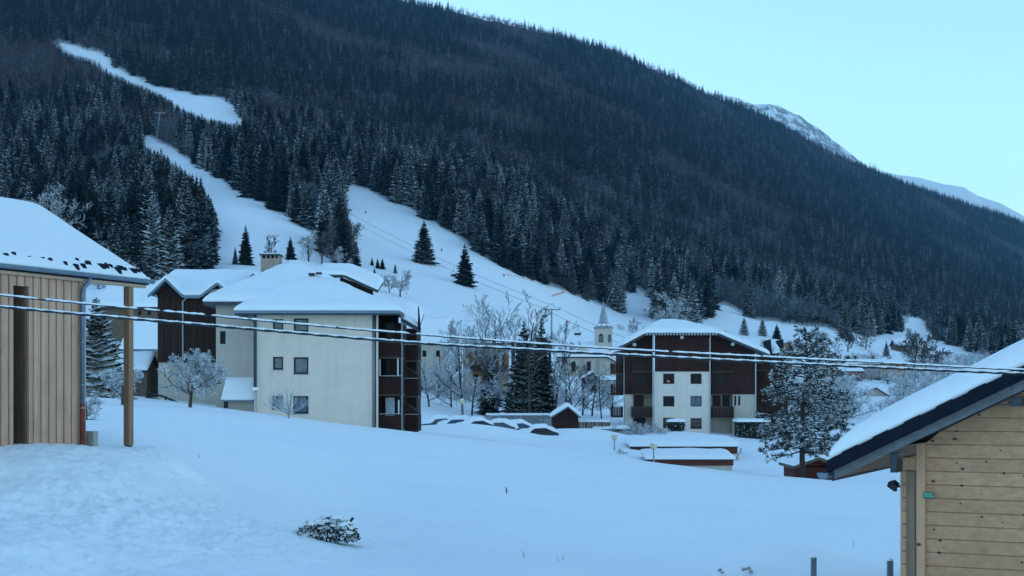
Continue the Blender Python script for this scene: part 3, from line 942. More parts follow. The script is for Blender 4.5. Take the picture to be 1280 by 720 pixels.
def window_at(parent, x0, x1, z0, z1, y, depth=.18, T=ID, curtain=True, fm='window_frame', fw=.06, cross=False, sill=False, shutter=None, name='window'):
    f = MB(); yy = y+depth-.07
    for a, b, c, d in ((x0, x1, z1-fw, z1), (x0, x1, z0, z0+fw), (x0, x0+fw, z0+fw, z1-fw), (x1-fw, x1, z0+fw, z1-fw)):
        tbox(f, T, a, b, yy, yy+.06, c, d)
    if cross:
        m = (x0+x1)/2; tbox(f, T, m-.025, m+.025, yy+.005, yy+.055, z0+fw, z1-fw)
    w_ = obj(name, f, fm, parent)
    ix0, ix1, iz0, iz1 = x0+fw, x1-fw, z0+fw, z1-fw
    if shutter:
        s = MB(); n = 7
        for i in range(n):
            za = iz0+(iz1-iz0)*i/n
            tbox(s, T, ix0, ix1, yy+.01, yy+.035, za+.006, iz0+(iz1-iz0)*(i+1)/n-.006)
        obj('shutter', s, shutter, w_)
    else:
        g = MB(); tbox(g, T, ix0, ix1, yy+.022, yy+.032, iz0, iz1)
        obj('pane', g, 'glass' if curtain else 'glass_dark', w_)
        if curtain:
            c = MB(); n = 24; yc = yy+.06
            for i in range(n+1):
                x = ix0 + (ix1-ix0)*i/n
                for z in (iz0, iz1): c.v.append(T(x, yc+.02*math.sin(i*1.9), z))
            for i in range(n): c.f.append((2*i, 2*i+2, 2*i+3, 2*i+1)); c.m.append(0)
            obj('curtain', c, 'curtain', w_, smooth=True)
    bk = MB(); bk.add([T(x0, y+depth+.35, z0), T(x1, y+depth+.35, z0), T(x1, y+depth+.35, z1), T(x0, y+depth+.35, z1)], [(0,1,2,3)])
    if curtain or not shutter: obj('dark_backing', bk, 'room_dark', w_)  # dark sheet behind the window, stands for the unlit room
    if sill:
        s = MB(); tbox(s, T, x0-.05, x1+.05, y-.05, y+.05, z0-.05, z0-.003); obj('sill', s, 'grey_metal', w_)
    return w_
def balcony(parent, x0, x1, yf, yb, z0, z1, mat='brown_rail', floor='old_wood', T=ID, gap=.11, sides=(1, 1), floor_t=.12):
    """floor slab as the part, railing as its sub-part"""
    f = MB(); tbox(f, T, x0, x1, yf+.03, yb, z0-floor_t, z0)
    o = obj('balcony', f, floor, parent)
    r = MB()
    tbox(r, T, x0, x1, yf, yf+.05, z1-.07, z1); tbox(r, T, x0, x1, yf, yf+.05, z0+.03, z0+.10)
    n = max(2, int((x1-x0)/gap)); s = (x1-x0)/n
    for i in range(n): tbox(r, T, x0+i*s+.012, x0+(i+1)*s-.012, yf+.008, yf+.032, z0-.06, z1-.10)
    for k, xx in enumerate((x0, x1-.03)):
        if not sides[k]: continue
        tbox(r, T, xx, xx+.03, yf+.06, yb, z1-.07, z1)
        m = max(2, int((yb-yf)/gap)); q = (yb-yf)/m
        for i in range(m): tbox(r, T, xx, xx+.025, yf+i*q+.06, yf+(i+1)*q+.03, z0-.02, z1-.08)
    obj('railing', r, mat, o)
    if gap < .15:
        sn_ = MB(); tbox(sn_, T, x0+.01, x1-.01, yf-.005, yf+.055, z1, z1+.02)
        obj('snow_strip', sn_, 'snow', o)
    return o
def pipe(parent, pts, r=.05, mat='grey_metal', name='downpipe', n=8):
    return obj(name, MB().tube(pts, [r]*len(pts), n), mat, parent, smooth=True)

# ------------------------------------------------------------------ wooden barn, left foreground
BO = (PX(0, 24.0), 24.0)
az = math.radians(25.4)
TB = frame2(BO[0], BO[1], math.sin(az), math.cos(az))       # a: along the wall away from us, b: towards the back-left
def bu(px): t = (px-640)/F; return (t*24+8.736)/(math.sin(az)-math.cos(az)*t)
barn = thing('wooden_barn', 'pale vertical board barn under thick snow at the left edge', 'barn', (BO[0], BO[1], -.9))
ZE = 2.10
wall_end = bu(103)
n0, n1 = bu(18), bu(33)
pitch = .094
bd_meshes = {}
a = -3.0; i = 0
while a < wall_end-.02:
    w_ = pitch*(1 + .12*sn(i*1.7))
    b0_, b1_ = a, min(a+w_, wall_end)
    i += 1; a += w_
    if b1_ > n0 and b0_ < n1:      # only the short board ends above the niche
        z0 = ZE-.26
    else: z0 = -1.6
    pr = .022*(i % 2) + .004*sn(i*3.1)
    m = MB(); tbox(m, TB, b0_+.006, b1_-.006, -.03-pr, .02, z0, ZE-.09 - (.0))
    obj('board', m, 'larch_board', barn)
m = MB(); tbox(m, TB, -3, n0-.02, .025, .12, -1.6, ZE-.05); tbox(m, TB, n1+.02, wall_end-.005, .025, .12, -1.6, ZE-.05)
tbox(m, TB, n0-.02, n1+.02, .55, .62, -1.6, ZE-.05)
tbox(m, TB, wall_end-.07, wall_end-.006, .125, 4.6, -1.6, ZE+.2)
tbox(m, TB, -3, -2.93, .125, 4.6, -1.6, ZE+.2)
obj('wall', m, 'old_wood', barn)
m = MB(); tbox(m, TB, n1-.005, n1+.02, .026, .54, -1.6, ZE-.27); obj('niche_jamb', m, 'niche_wood', barn)
m = MB(); tbox(m, TB, n0-.02, n0+.005, .026, .54, -1.6, ZE-.27); obj('niche_jamb', m, 'old_wood', barn)
m = MB(); tbox(m, TB, n0+.01, n1-.01, .50, .545, -1.6, ZE-.27); obj('niche_panel', m, 'niche_wood', barn)
m = MB(); tbox(m, TB, wall_end-.004, wall_end+.03, -.06, .12, -1.6, ZE-.10); obj('corner_board', m, 'larch_beam', barn)
roof_end = bu(180)
m = MB(); tbox(m, TB, -3.2, roof_end-.05, -.10, .03, ZE-.085, ZE+.03); obj('eave_beam', m, 'larch_beam', barn)
pu = bu(160)
m = MB(); tbox(m, TB, pu-.065, pu+.065, -.08, .05, -1.02, ZE-.088); obj('post', m, 'post_wood', barn)
m = MB(); tbox(m, TB, pu-.05, pu+.05, -.06, .03, -1.25, -1.02); obj('post_foot', m, 'dark_metal', barn)
hb = lambda a, b: (ZE + .06 + .555*(b+.12)) if b < 2.55 else (ZE+.06+.555*2.67-.555*(b-2.55))
roof_slab(barn, hb, -3.2, roof_end, -.12, 5.2, .09, 'black_tile', TB, .3)
def barn_snow_mask(a, b): return 9
snow_sheet(barn, hb, -3.2, roof_end+.02, -.10, 5.2, .15, TB, .12, 3, edge=.55, over=.03, rough=.10)
# half-round gutter and downpipe
m = MB()
prev = None
for k in range(9):
    t = math.pi*k/8
    c, s_ = -.18-.055*math.cos(t), ZE+.055-.06*math.sin(t)
    if prev: m.add([TB(-3.25, prev[0], prev[1]), TB(roof_end+.05, prev[0], prev[1]), TB(roof_end+.05, c, s_), TB(-3.25, c, s_)], [(0,1,2,3)])
    prev = (c, s_)
m.tube([TB(-3.25, -.235, ZE+.06), TB(roof_end+.05, -.235, ZE+.06)], [.011, .011], 6)
m.add([TB(roof_end+.05, -.18-.055*math.cos(math.pi*k/8), ZE+.055-.06*math.sin(math.pi*k/8)) for k in range(9)], [tuple(range(9))])
obj('gutter', m, 'steel_blue', barn)
du = bu(98)
pipe(barn, [TB(du+.09, -.18, ZE), TB(du+.09, -.18, ZE-.08), TB(du+.02, -.115, ZE-.2), TB(du, -.10, ZE-.3), TB(du, -.10, -.22)], .042, 'steel_blue')
pipe(barn, [TB(du, -.10, -.22), TB(du, -.10, -.23), TB(du, -.10, -1.2)], .05, 'rust_red', 'drain_pipe')
m = MB()
for zz in (.9, .12, -.3): m.tube([TB(du, -.10, zz), TB(du, -.10, zz+.02)], [.054, .054], 8)
obj('pipe_bracket', m, 'grey_metal', barn)
m = MB(); tbox(m, TB, wall_end+.05, wall_end+.17, -.22, -.02, -1.2, -.72); obj('concrete_block', m, 'stone_wall', barn)
# tiles and snow stops showing through at the eave
rr = random.Random(8)
for (px, py) in [(9,330),(22,331),(37,333),(50,334),(55,337),(64,333),(64,338),(72,339),(81,341),(92,342),(103,339),(103,343),(111,342),(115,339),(129,341),(134,346),(138,345),(142,342),(146,347),(153,344),(157,349),(167,350),(173,350),(180,351)]:
    a = bu(px); zc = (HY-py)/F*(24+math.cos(az)*a)
    b = -.06+.13*rr.random()+(.10 if py < 334+(px/12) else 0)
    z = hb(a, b)
    m = MB(); w_ = .028+.04*rr.random(); h_ = .02+.03*rr.random()
    zt = .075
    pts = []
    for (da, db, dz) in ((-w_,-.08,.02),(w_,-.08,.02),(w_*1.1,-.03,.10+h_),(-w_*.7,-.03,.095+h_*.5),(-w_,.06,.02),(w_,.06,.02),(w_,.06,.12+h_),(-w_,.06,.11+h_)):
        pts.append(TB(a+da+.01*rr.uniform(-1,1), b+db, z+dz))
    m.add(pts, [(0,1,2,3),(4,7,6,5),(0,3,7,4),(1,5,6,2),(3,2,6,7),(0,4,5,1)])
    obj('roof_tile', m, 'black_tile', barn)

# ------------------------------------------------------------------ log cabin, right foreground
ca = math.radians(27)
CO = (PX(1126, 15.0), 15.0)
TC = frame2(CO[0], CO[1], math.cos(ca), -math.sin(ca))       # a: along the gable towards the right, b: to the back
TC.vx, TC.vy = math.sin(ca), math.cos(ca)
cabin = thing('log_cabin', 'knotty pine log cabin with thick snow roof at the right edge', 'cabin', (CO[0], CO[1], -3.3))
def cg(px):
    t = (px-640)/F
    return (t*CO[1]-CO[0])/(math.cos(ca)+t*math.sin(ca))
RS = .5                          # roof slope
zr0 = -.93                       # underside of the rake at a = -.614
ztop = lambda a: zr0 + RS*(a+.614) if a < 3.2 else zr0+RS*(3.2+.614)-RS*(a-3.2)
LH = .1425
z = -3.4; i = 0
g_tr = cg(1158)
while z < .9:
    zt = z+LH
    a_l = max(g_tr, (z+LH*.4-zr0)/RS-.614 - .0)
    if a_l < 3.0:
        m = MB(); c = .011
        prof = [(-.018, z+.0005), (-.024, z+.004), (-.028, z+.010), (-.028, zt-.008), (-.020, zt-.0015), (.08, zt-.0015), (.08, z+.0005)]
        a_r = 6.4 - a_l if a_l > g_tr else 6.4
        a_r = min(6.4, 6.4-(a_l-g_tr))
        # top is cut to the roof slope
        def at_z(zz): return max(g_tr, (zz-zr0)/RS-.614)
        L = [TC(at_z(p[1]) if z > ztop(g_tr)-.3 else a_l, p[0], p[1]) for p in prof]
        Rr = [TC(a_r, p[0], p[1]) for p in prof]
        n = len(prof)
        m.add(L+Rr, [tuple(range(n)), tuple(range(2*n-1, n-1, -1))] + [(k, k+n, (k+1) % n+n, (k+1) % n) for k in range(n)])
        obj('log', m, 'log_wood', cabin)
    if zt < ztop(.0)-.02:
        m = MB(); tbox(m, TC, .0, cg(1147), -.024, .08, z+.003, zt-.005); obj('log_end', m, 'log_trim', cabin)
        m = MB(); tbox(m, TC, .0, .08, .085, 5.0, z+.003, zt-.003); obj('side_log', m, 'log_wood', cabin)
    z = zt; i += 1
zc = lambda a: ztop(a)-.01
m = MB(); tbox(m, TC, cg(1147), g_tr-.002, -.062, .05, -3.4, zc(cg(1147))); obj('corner_board', m, 'log_trim', cabin)
m = MB(); tbox(m, TC, cg(1134), cg(1145.5), -.05, -.026, -3.4, PZ(589, 14.9)); obj('dark_board', m, 'stained_board', cabin)
m = MB(); tbox(m, TC, -.035, .03, -.36, -.06, PZ(590, 14.8), ztop(-.03)-.003); obj('purlin_end', m, 'dark_metal', cabin)
ga = cg(1267.)-.1
m = MB(); tbox(m, TC, cg(1268), cg(1268)+.11, -.36, -.03, PZ(508, 14.0), ztop(cg(1268))-.003); obj('purlin_end', m, 'dark_metal', cabin)
# soffit boards, rafters at the eave, rake fascia, dark metal roof sheet
for k in range(5):
    a0 = -.60+.13*k
    m = MB(); m.add([TC(a0, -.40, ztop(a0)+.01), TC(a0+.125, -.40, ztop(a0+.125)+.01), TC(a0+.125, 5.2, ztop(a0+.125)+.01), TC(a0, 5.2, ztop(a0)+.01),
                     TC(a0, -.40, ztop(a0)+.03), TC(a0+.125, -.40, ztop(a0+.125)+.03), TC(a0+.125, 5.2, ztop(a0+.125)+.03), TC(a0, 5.2, ztop(a0)+.03)],
                    [(0,3,2,1),(4,5,6,7),(0,1,5,4),(1,2,6,5),(2,3,7,6),(3,0,4,7)])
    obj('soffit_board', m, 'soffit_wood', cabin)
for k in range(0):
    b = .35+.8*k
    m = MB(); m.add([TC(-.58, b, ztop(-.58)-.07), TC(-.002, b, ztop(-.002)-.07), TC(-.002, b, ztop(-.002)+.006), TC(-.58, b, ztop(-.58)+.006),
                     TC(-.58, b+.07, ztop(-.58)-.07), TC(-.002, b+.07, ztop(-.002)-.07), TC(-.002, b+.07, ztop(-.002)+.006), TC(-.58, b+.07, ztop(-.58)+.006)],
                    [(0,1,2,3),(7,6,5,4),(0,4,5,1),(3,2,6,7),(0,3,7,4),(1,5,6,2)])
    obj('rafter', m, 'soffit_wood', cabin)
def rake(name, a0, a1, b0, b1, d0, d1, mat):
    m = MB()
    pts = [TC(a, b, ztop(a)+d) for b in (b0, b1) for a, d in ((a0, d0), (a1, d0), (a1, d1), (a0, d1))]
    m.add(pts, [(0,1,2,3),(7,6,5,4),(0,4,5,1),(3,2,6,7),(0,3,7,4),(1,5,6,2)])
    return obj(name, m, mat, cabin)
rake('rake_board', -.60, 1.18, -.45, -.405, .0, .098, 'grey_fascia')
rake('rake_board', 1.184, 3.2, -.45, -.405, .0, .098, 'grey_fascia')
rake('eave_board', -.625, -.602, -.45, 5.2, -.01, .12, 'dark_metal')
hc = lambda a, b: ztop(a)+.23
m = MB()
nn = 26
rake('roof_sheet', -.66, 3.2, -.50, 5.3, .103, .225, 'black_tile')
for k in range(24):       # stepped metal tiles along the verge
    a0 = -.66 + .16*k
    rake('roof_tile', a0, a0+.158, -.53, -.44, .101, .232+.012*(k % 2), 'black_tile')
snow_sheet(cabin, hc, -.62, 3.2, -.50, 5.3, .32, TC, .10, 12, edge=.75, over=.02, rough=.07)
# cut-away gutter heap of ice at the eave corner
m = MB(); prev = None
for k in range(9):
    t = math.pi*k/8
    c, s_ = -.70-.06*math.cos(t), ztop(-.66)+.10-.07*math.sin(t)
    if prev: m.add([TC(prev[0], -.55, prev[1]), TC(prev[0], 5.3, prev[1]), TC(c, 5.3, s_), TC(c, -.55, s_)], [(0,1,2,3)])
    prev = (c, s_)
m.add([TC(-.70-.06*math.cos(math.pi*k/8), -.55, ztop(-.66)+.10-.07*math.sin(math.pi*k/8)) for k in range(9)], [tuple(range(9))])
obj('gutter', m, 'steel_blue', cabin)
# green plate
s0, s1 = cg(1155.5), cg(1168.5)
zt, zb = PZ(615, 14.75), PZ(623.5, 14.75)
sg = MB(); tbox(sg, TC, s0, s1, -.074, -.064, zb, zt)
sign = obj('house_plate', sg, 'green_sign', cabin)
m = MB()
rr = random.Random(3)
for zz in (zt-.022, zt-.045):
    x = s0+.012
    while x < s1-.02:
        ww = rr.uniform(.006, .016); tbox(m, TC, x, x+ww, -.0755, -.0738, zz-.006, zz+.004); x += ww+.006
obj('plate_lettering', m, 'sign_ink', sign)
# flood light on its arm
fl = thing('flood_light', 'small black flood light on an arm beside the log cabin corner', 'lamp', P(1123, 607, 14.9))
a_ = P(1126.5, 608, 15.05); b_2 = P(1119, 607.5, 14.92)
obj('arm', MB().tube([a_, b_2], [.012, .012], 8), 'charcoal', fl)
h = MB(); cc = P(1116.5, 606, 14.9)
q = MB(); q.box(-.035, .035, -.05, .05, -.03, .03)
R_ = __import__('mathutils').Euler((math.radians(-20), math.radians(35), .3)).to_matrix()
h.add([cc + R_ @ Vector(p) for p in q.v], q.f)
hd = obj('lamp_head', h, 'charcoal', fl)
q = MB(); q.box(-.028, .028, -.054, -.051, -.022, .022)
obj('lamp_glass', MB().add([cc + R_ @ Vector(p) for p in q.v], q.f), 'glass_dark', hd)
obj('sensor', MB().tube([P(1119, 609, 14.9), P(1118.5, 613, 14.88)], [.02, .026], 8), 'charcoal', fl)

# ------------------------------------------------------------------ apartment house, left middle
Y1 = 95.0
A = thing('apartment_house', 'cream three storey apartment house with snow roof and side balconies', 'building', P(395, 530, Y1))
xl, xr = PX(320, Y1), PX(470, Y1)
ze, zb = PZ(391, Y1), PZ(545, Y1)
pan = [(341,354,399,413),(367,385.5,398,415),(341,354,446,462),(367,385.5,446.5,467.5),(340,354,495,511.5),(366.5,385.5,495,517)]
holes = [(PX(a, Y1), PX(b, Y1), PZ(d, Y1), PZ(c, Y1)) for a, b, c, d in pan]
m = wall_holes(MB(), xl, xr, zb, ze, Y1, holes)
m.box(xl, xl+.02, Y1, Y1+14, zb, ze); m.box(xl+.03, xr, Y1+13.9, Y1+14, zb, ze)
m.add([(xl+.01, Y1+.6, zb), (xr-.3, Y1+.6, zb), (xr-.3, Y1+.6, ze), (xl+.01, Y1+.6, ze)], [(0,1,2,3)])
obj('facade', m, 'plaster', A)
for k, h4 in enumerate(holes): window_at(A, *h4, Y1, fw=.11, cross=False, sill=True)
# side wall with loggia openings
sy = [(Y1+.7, Y1+3.2), (Y1+4.3, Y1+6.6)]
levels = [(PZ(447, Y1), PZ(400, Y1)), (PZ(493, Y1), PZ(449, Y1)), (PZ(540, Y1), PZ(496, Y1))]
m = MB(); m.box(xr-.22, xr-.003, Y1+.003, Y1+.5, zb, ze); m.box(xr-.22, xr-.003, Y1+3.4, Y1+14, zb, ze)
obj('side_wall', m, 'dark_cladding', A)
m = MB(); m.box(xr-.24, xr+.12, Y1-.004+.004, Y1+.42, zb, ze-.02); obj('corner_pier', m, 'plaster', A)
m = MB(); m.box(xr-.7, xr-.5, Y1+.5, Y1+3.4, zb, ze); obj('loggia_wall', m, 'dark_cladding', A)
pipe(A, [(PX(467.5, Y1), Y1-.09, ze), (PX(467.5, Y1), Y1-.09, zb)], .06, 'grey_metal')
m = MB(); m.box(PX(317.3, Y1), PX(321, Y1), Y1-.12, Y1-.01, PZ(487, Y1), ze); obj('corner_strip', m, 'dark_metal', A)
pipe(A, [(PX(319.3, Y1), Y1-.14, PZ(487, Y1)), (PX(319.3, Y1), Y1-.14, zb)], .05, 'white_metal')
obj('pipe_snow_cap', MB().box(PX(316, Y1), PX(323, Y1), Y1-.24, Y1-.02, PZ(488, Y1), PZ(484, Y1)), 'snow', A)
rails = [(425.5, 445.5), (470, 492.5), (517.5, 536.5)]
bx1 = PX(502, Y1+1)
for t, b in rails:
    balcony(A, xr+.13, bx1, Y1+.9, Y1+3.6, PZ(b, Y1+.9), PZ(t, Y1+.9), sides=(0, 1))
Y2 = Y1+5.5
bx2 = PX(523, Y2)
for t, b in [(430.5, 449.5), (473, 494.5), (518, 537.5)]:
    balcony(A, PX(500, Y2), bx2, Y2, Y2+3.2, PZ(b, Y2), PZ(t, Y2), sides=(1, 1))
for t0, t1, b in [(455, 469, 473), (501, 515, 518)]:
    m = MB(); m.prism([(PX(503, Y2+.4), Y2+.4, PZ(b, Y2)), (PX(522.5, Y2+.4), Y2+.4, PZ(b, Y2)), (PX(522.5, Y2+.4), Y2+.4, PZ(t1, Y2)), (PX(503, Y2+.4), Y2+.4, PZ(t0, Y2))], (0, 2.4, 0))
    obj('privacy_screen', m, 'dark_cladding', A)
m = MB(); m.box(xr, PX(517, Y2), Y2+3.3, Y2+8, zb, PZ(408, Y2)); m.box(PX(496, Y1+4), PX(503, Y1+4), Y1+4, Y1+8, zb, PZ(400, Y1)); obj('rear_wall', m, 'brown_cladding', A)
for (px, y0, y1) in [(496.5, 447, 470), (497.5, 500, 518), (474, 449, 470)]:
    obj('post', MB().box(PX(px, Y1+1), PX(px, Y1+1)+.09, Y1+1, Y1+1.12, PZ(y1, Y1+1), PZ(y0, Y1+1)), 'white_metal', A)
obj('post', MB().box(PX(501.5, Y1+1.), PX(503.3, Y1+1.), Y1+.95, Y1+1.07, PZ(540, Y1+1), PZ(402, Y1+1)), 'grey_metal', A)
for (x0, x1_, y0, y1) in [(482, 493, 497, 520), (476, 488, 449, 470), (480, 492, 404, 425)]:
    w_ = obj('glass_door', MB().box(PX(x0, Y1+3.3), PX(x1_, Y1+3.3), Y1+3.28, Y1+3.36, PZ(y1, Y1+3.3), PZ(y0, Y1+3.3)), 'curtain' if y0 == 497 else 'glass_dark', A)
# front hipped roof over the main block
zE = PZ(388.5, Y1-1.2)
ex0, ex1 = PX(293, Y1-1.2), PX(500, Y1-1.2)
zrg = PZ(348, 101)
def hF(a, b):
    v = min(zE + .40*(b-(Y1-1.2)), zE + .62*(a-ex0)*1.0+.0, zE + .40*(ex1-a))
    bb = zrg - .25*max(0, b-101)
    return max(zE - .0, min(v, bb))
roof_slab(A, hF, ex0, ex1, Y1-1.2, Y1+8.5, .28, 'dark_metal', ID, .6, cuts=(ex0+.001,))
snow_sheet(A, hF, ex0, ex1, Y1-1.2, Y1+8.5, .38, ID, .32, 21, edge=.6)
obj('gutter', MB().box(ex0-.03, ex1+.03, Y1-1.32, Y1-1.205, zE-.17, zE-.02), 'steel_blue', A)
# rear roof
zR = PZ(377, Y1+1.6); rx0, rx1 = PX(254, Y1+1.6), PX(463, Y1+12)
zrt = PZ(333, 108.5)
def hR(a, b):
    return max(zR-.02, min(zR + .34*(b-(Y1+1.6)), zrt - .3*max(0, b-108.5), zR+.2+.5*(rx1+.8-a), zR+.78*(a-rx0)))
roof_slab(A, hR, rx0, rx1+1.1, Y1+1.6, Y1+22, .26, 'dark_metal', ID, .8)
snow_sheet(A, hR, rx0, rx1+1.1, Y1+1.6, Y1+22, .40, ID, .4, 31, edge=.6)
# rear gable with its dark verge on the right
zk = PZ(343.5, 103.6)
hV = lambda a, b: (zk if a < PX(430, 103.6) else zk - (zk-PZ(362.5, 103.6))*(a-PX(430, 103.6))/(PX(472, 103.6)-PX(430, 103.6))) + .22*(b-103.6)
roof_slab(A, hV, PX(392, 103.6), PX(472, 103.6), 103.6, 108.2, .22, 'dark_metal', ID, .5, cuts=(PX(430, 103.6),))
snow_sheet(A, hV, PX(392, 103.6), PX(472, 103.6), 103.6, 108.2, .32, ID, .3, 35, edge=.5)
gv = MB(); gv.prism([P(425, 346, 104.2), P(466, 362, 104.2), P(466, 372, 104.2), P(425, 372, 104.2)], (0, .3, 0)); obj('gable_panel', gv, 'dark_cladding', A)
# small lean-to roof over the rear balconies
hx0, hx1 = PX(501, 97.4), PX(523.5, 97.4)
zq = PZ(397, 97.4)
hq = lambda a, b: zq + .25*(b-97.4) - .55*(a-hx0)
roof_slab(A, hq, hx0, hx1, 97.4, 103.2, .3, 'dark_metal', ID, .6)
snow_sheet(A, hq, hx0, hx1, 97.4, 103.2, .32, ID, .25, 41)
m = MB(); q_ = PX(498, Y1+3.7); m.prism([(xr-.5, Y1+3.68, zb), (q_, Y1+3.68, zb), (q_, Y1+3.68, zE-.30+.4*(ex1-q_)), (xr-.5, Y1+3.68, zE-.30+.4*(ex1-xr+.5))], (0, .22, 0)); obj('loggia_back', m, 'dark_cladding', A)
m = MB(); m.prism([P(522.4, 383, 97.3), P(523.4, 383, 97.3), P(526, 413, 97.3), P(522.4, 413, 97.3)], (0, .3, 0)); obj('verge_board', m, 'black_tile', A)
# recessed block with porch
Y3 = Y1+2.6
m = wall_holes(MB(), PX(270, Y3), PX(321, Y3), PZ(545, Y3), PZ(380, Y3), Y3, [(PX(275, Y3), PX(282, Y3), PZ(430, Y3), PZ(414, Y3))])
m.box(PX(270, Y3), PX(270, Y3)+.02, Y3+.003, Y3+10, PZ(545, Y3), PZ(380, Y3))
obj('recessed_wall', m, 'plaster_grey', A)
window_at(A, PX(275, Y3), PX(282, Y3), PZ(430, Y3), PZ(414, Y3), Y3, curtain=False)
Y4 = Y3-1.6
zq2 = PZ(500, Y4)
hp_ = lambda a, b: zq2 + .85*(b-Y4)
px0, px1 = PX(277, Y4), PX(317, Y4)
roof_slab(A, hp_, px0, px1, Y4, Y3-.01, .09, 'steel_blue', ID, .4, name='porch_roof')
snow_sheet(A, hp_, px0, px1, Y4, Y3-.01, .55, ID, .2, 51, edge=.9, name='porch_snow')
m = MB(); m.box(PX(283, Y4), PX(317, Y4), Y4+.5, Y4+.6, PZ(545, Y4), zq2-.1); obj('garage_door', m, 'plaster_grey', A)
m = MB(); m.box(PX(278.5, Y4), PX(282.6, Y4), Y4+.3, Y4+.62, PZ(545, Y4), zq2-.1); obj('door', m, 'charcoal', A)
obj('door_handle', MB().box(PX(300, Y4), PX(300, Y4)+.12, Y4+.45, Y4+.5, PZ(514, Y4), PZ(512.5, Y4)), 'dark_metal', A)
# chimney
ch = MB(); ch.box(PX(327, 106), PX(350, 106), 105.6, 107.0, PZ(348, 106), PZ(323.5, 106)); cho = obj('chimney', ch, 'brick_chimney', A)
for xx in (327.5, 333, 338.5, 344, 348.5):
    obj('chimney_post', MB().box(PX(xx, 106)-.03, PX(xx, 106)+.09, 105.65, 106.9, PZ(323.5, 106)+.003, PZ(320, 106)), 'brick_chimney', cho)
obj('chimney_cap', MB().box(PX(325.5, 106), PX(351.5, 106), 105.5, 107.1, PZ(320, 106)+.003, PZ(318, 106)), 'dark_metal', cho)
obj('cap_snow', MB().box(PX(326, 106), PX(351, 106), 105.55, 107.0, PZ(318, 106)+.004, PZ(316.8, 106)), 'snow', cho)
for (px, py) in [(386, 343), (395, 342)]:
    obj('roof_vent', MB().box(PX(px, 100), PX(px+7, 100), 99.8, 100.2, PZ(py+1, 100), PZ(py-1.5, 100)), 'charcoal', A)

# dark timber wing with two cross gables
Y5 = Y1+9
W = thing('dark_timber_house', 'dark timber house with two small snowy gables left of the cream facade', 'building', P(232, 505, Y5))
m = MB()
x0, x1 = PX(197, Y5), PX(271, Y5)
zt_ = PZ(369, Y5)
m.box(x0, x1, Y5, Y5+9, PZ(453, Y5), zt_)
m.prism([(PX(186, Y5), Y5, zt_), (PX(224, Y5), Y5, zt_), (PX(206, Y5), Y5, PZ(348, Y5))], (0, 3, 0))
m.prism([(PX(250, Y5), Y5-.3, zt_), (PX(288, Y5), Y5-.3, zt_), (PX(270, Y5), Y5-.3, PZ(353, Y5))], (0, 3, 0))
obj('timber_wall', m, 'dark_cladding', W)
for k in range(9):
    xa = x0 + (x1-x0)*k/9
    obj('cladding_panel', MB().box(xa+.02, xa+(x1-x0)/9-.02, Y5-.04, Y5-.003, PZ(452, Y5), zt_-.05), 'dark_cladding', W)
obj('plaster_wall', MB().box(x0+.05, x1, Y5+.08, Y5+9, PZ(545, Y5), PZ(453, Y5)-.004), 'plaster_grey', W)
obj('small_window', MB().box(PX(269, Y5-.5), PX(277, Y5-.5), Y5-.42, Y5-.32, PZ(372, Y5), PZ(366, Y5)), 'glass_dark', W)
obj('gable_wall', MB().box(PX(262, Y5), PX(279, Y5), Y5-.38, Y5-.305, PZ(375, Y5), PZ(362, Y5)), 'plaster_grey', W)
za = PZ(368.5, Y5-.9)
g1, g2 = PX(206.5, Y5-.9), PX(271, Y5-.9)
def hW(a, b):
    main = za - .05 + .30*(b-(Y5-.9))
    s = max(0, b-(Y5+4))*.1
    k1 = PZ(347.5, Y5-.9) - .98*abs(a-g1)
    k2 = PZ(352.5, Y5-.9) - .80*abs(a-g2) + .0
    return max(min(main, PZ(341, Y5+6)), k1, k2)
roof_slab(W, hW, PX(184.5, Y5-.9), PX(291.5, Y5-.9), Y5-.9, Y5+9.5, .2, 'steel_blue', ID, .25, cuts=(g1, g2))
snow_sheet(W, hW, PX(184.5, Y5-.9), PX(291.5, Y5-.9), Y5-.85, Y5+9.5, .33, ID, .22, 61, edge=.5)
pipe(W, [(PX(238, Y5), Y5-.5, PZ(370, Y5)), (PX(229, Y5), Y5-.1, PZ(377, Y5)), (PX(229, Y5), Y5-.1, PZ(470, Y5))], .06, 'white_metal')
pipe(W, [(PX(196, Y5), Y5-.5, PZ(369, Y5)), (PX(198, Y5), Y5-.1, PZ(374, Y5))], .05, 'white_metal')

# ------------------------------------------------------------------ chalet-style apartment block, right middle
YB = 163.0
B = thing('chalet_block', 'dark timber and white apartment block with balconies under a broad snowy gable', 'building', P(865, 540, YB))
bz = lambda y: PZ(y, YB)
bxx = lambda x: PX(x, YB)
# side bays, timber above plaster
def gab(x): return 416.5 + max(0, (808-x))*.5 + max(0, (x-897))*.415
m = MB()
m.prism([(bxx(781), YB, bz(493)), (bxx(817), YB, bz(493)), (bxx(817), YB, bz(418)), (bxx(808), YB, bz(418)), (bxx(781), YB, bz(431))], (0, 14, 0))
m.prism([(bxx(887), YB, bz(493)), (bxx(945), YB, bz(493)), (bxx(945), YB, bz(438.5)), (bxx(897), YB, bz(418)), (bxx(887), YB, bz(418))], (0, 14, 0))
obj('timber_wall', m, 'brown_cladding', B)
m = MB(); m.box(bxx(818), bxx(886), YB-.9, YB-.5, bz(464.5), bz(417.5)); obj('timber_front', m, 'brown_cladding', B)
for k in range(8):
    xa = bxx(818)+(bxx(886)-bxx(818))*k/8
    obj('cladding_panel', MB().box(xa+.03, xa+(bxx(886)-bxx(818))/8-.03, YB-.95, YB-.903, bz(464), bz(418)), 'brown_cladding', B)
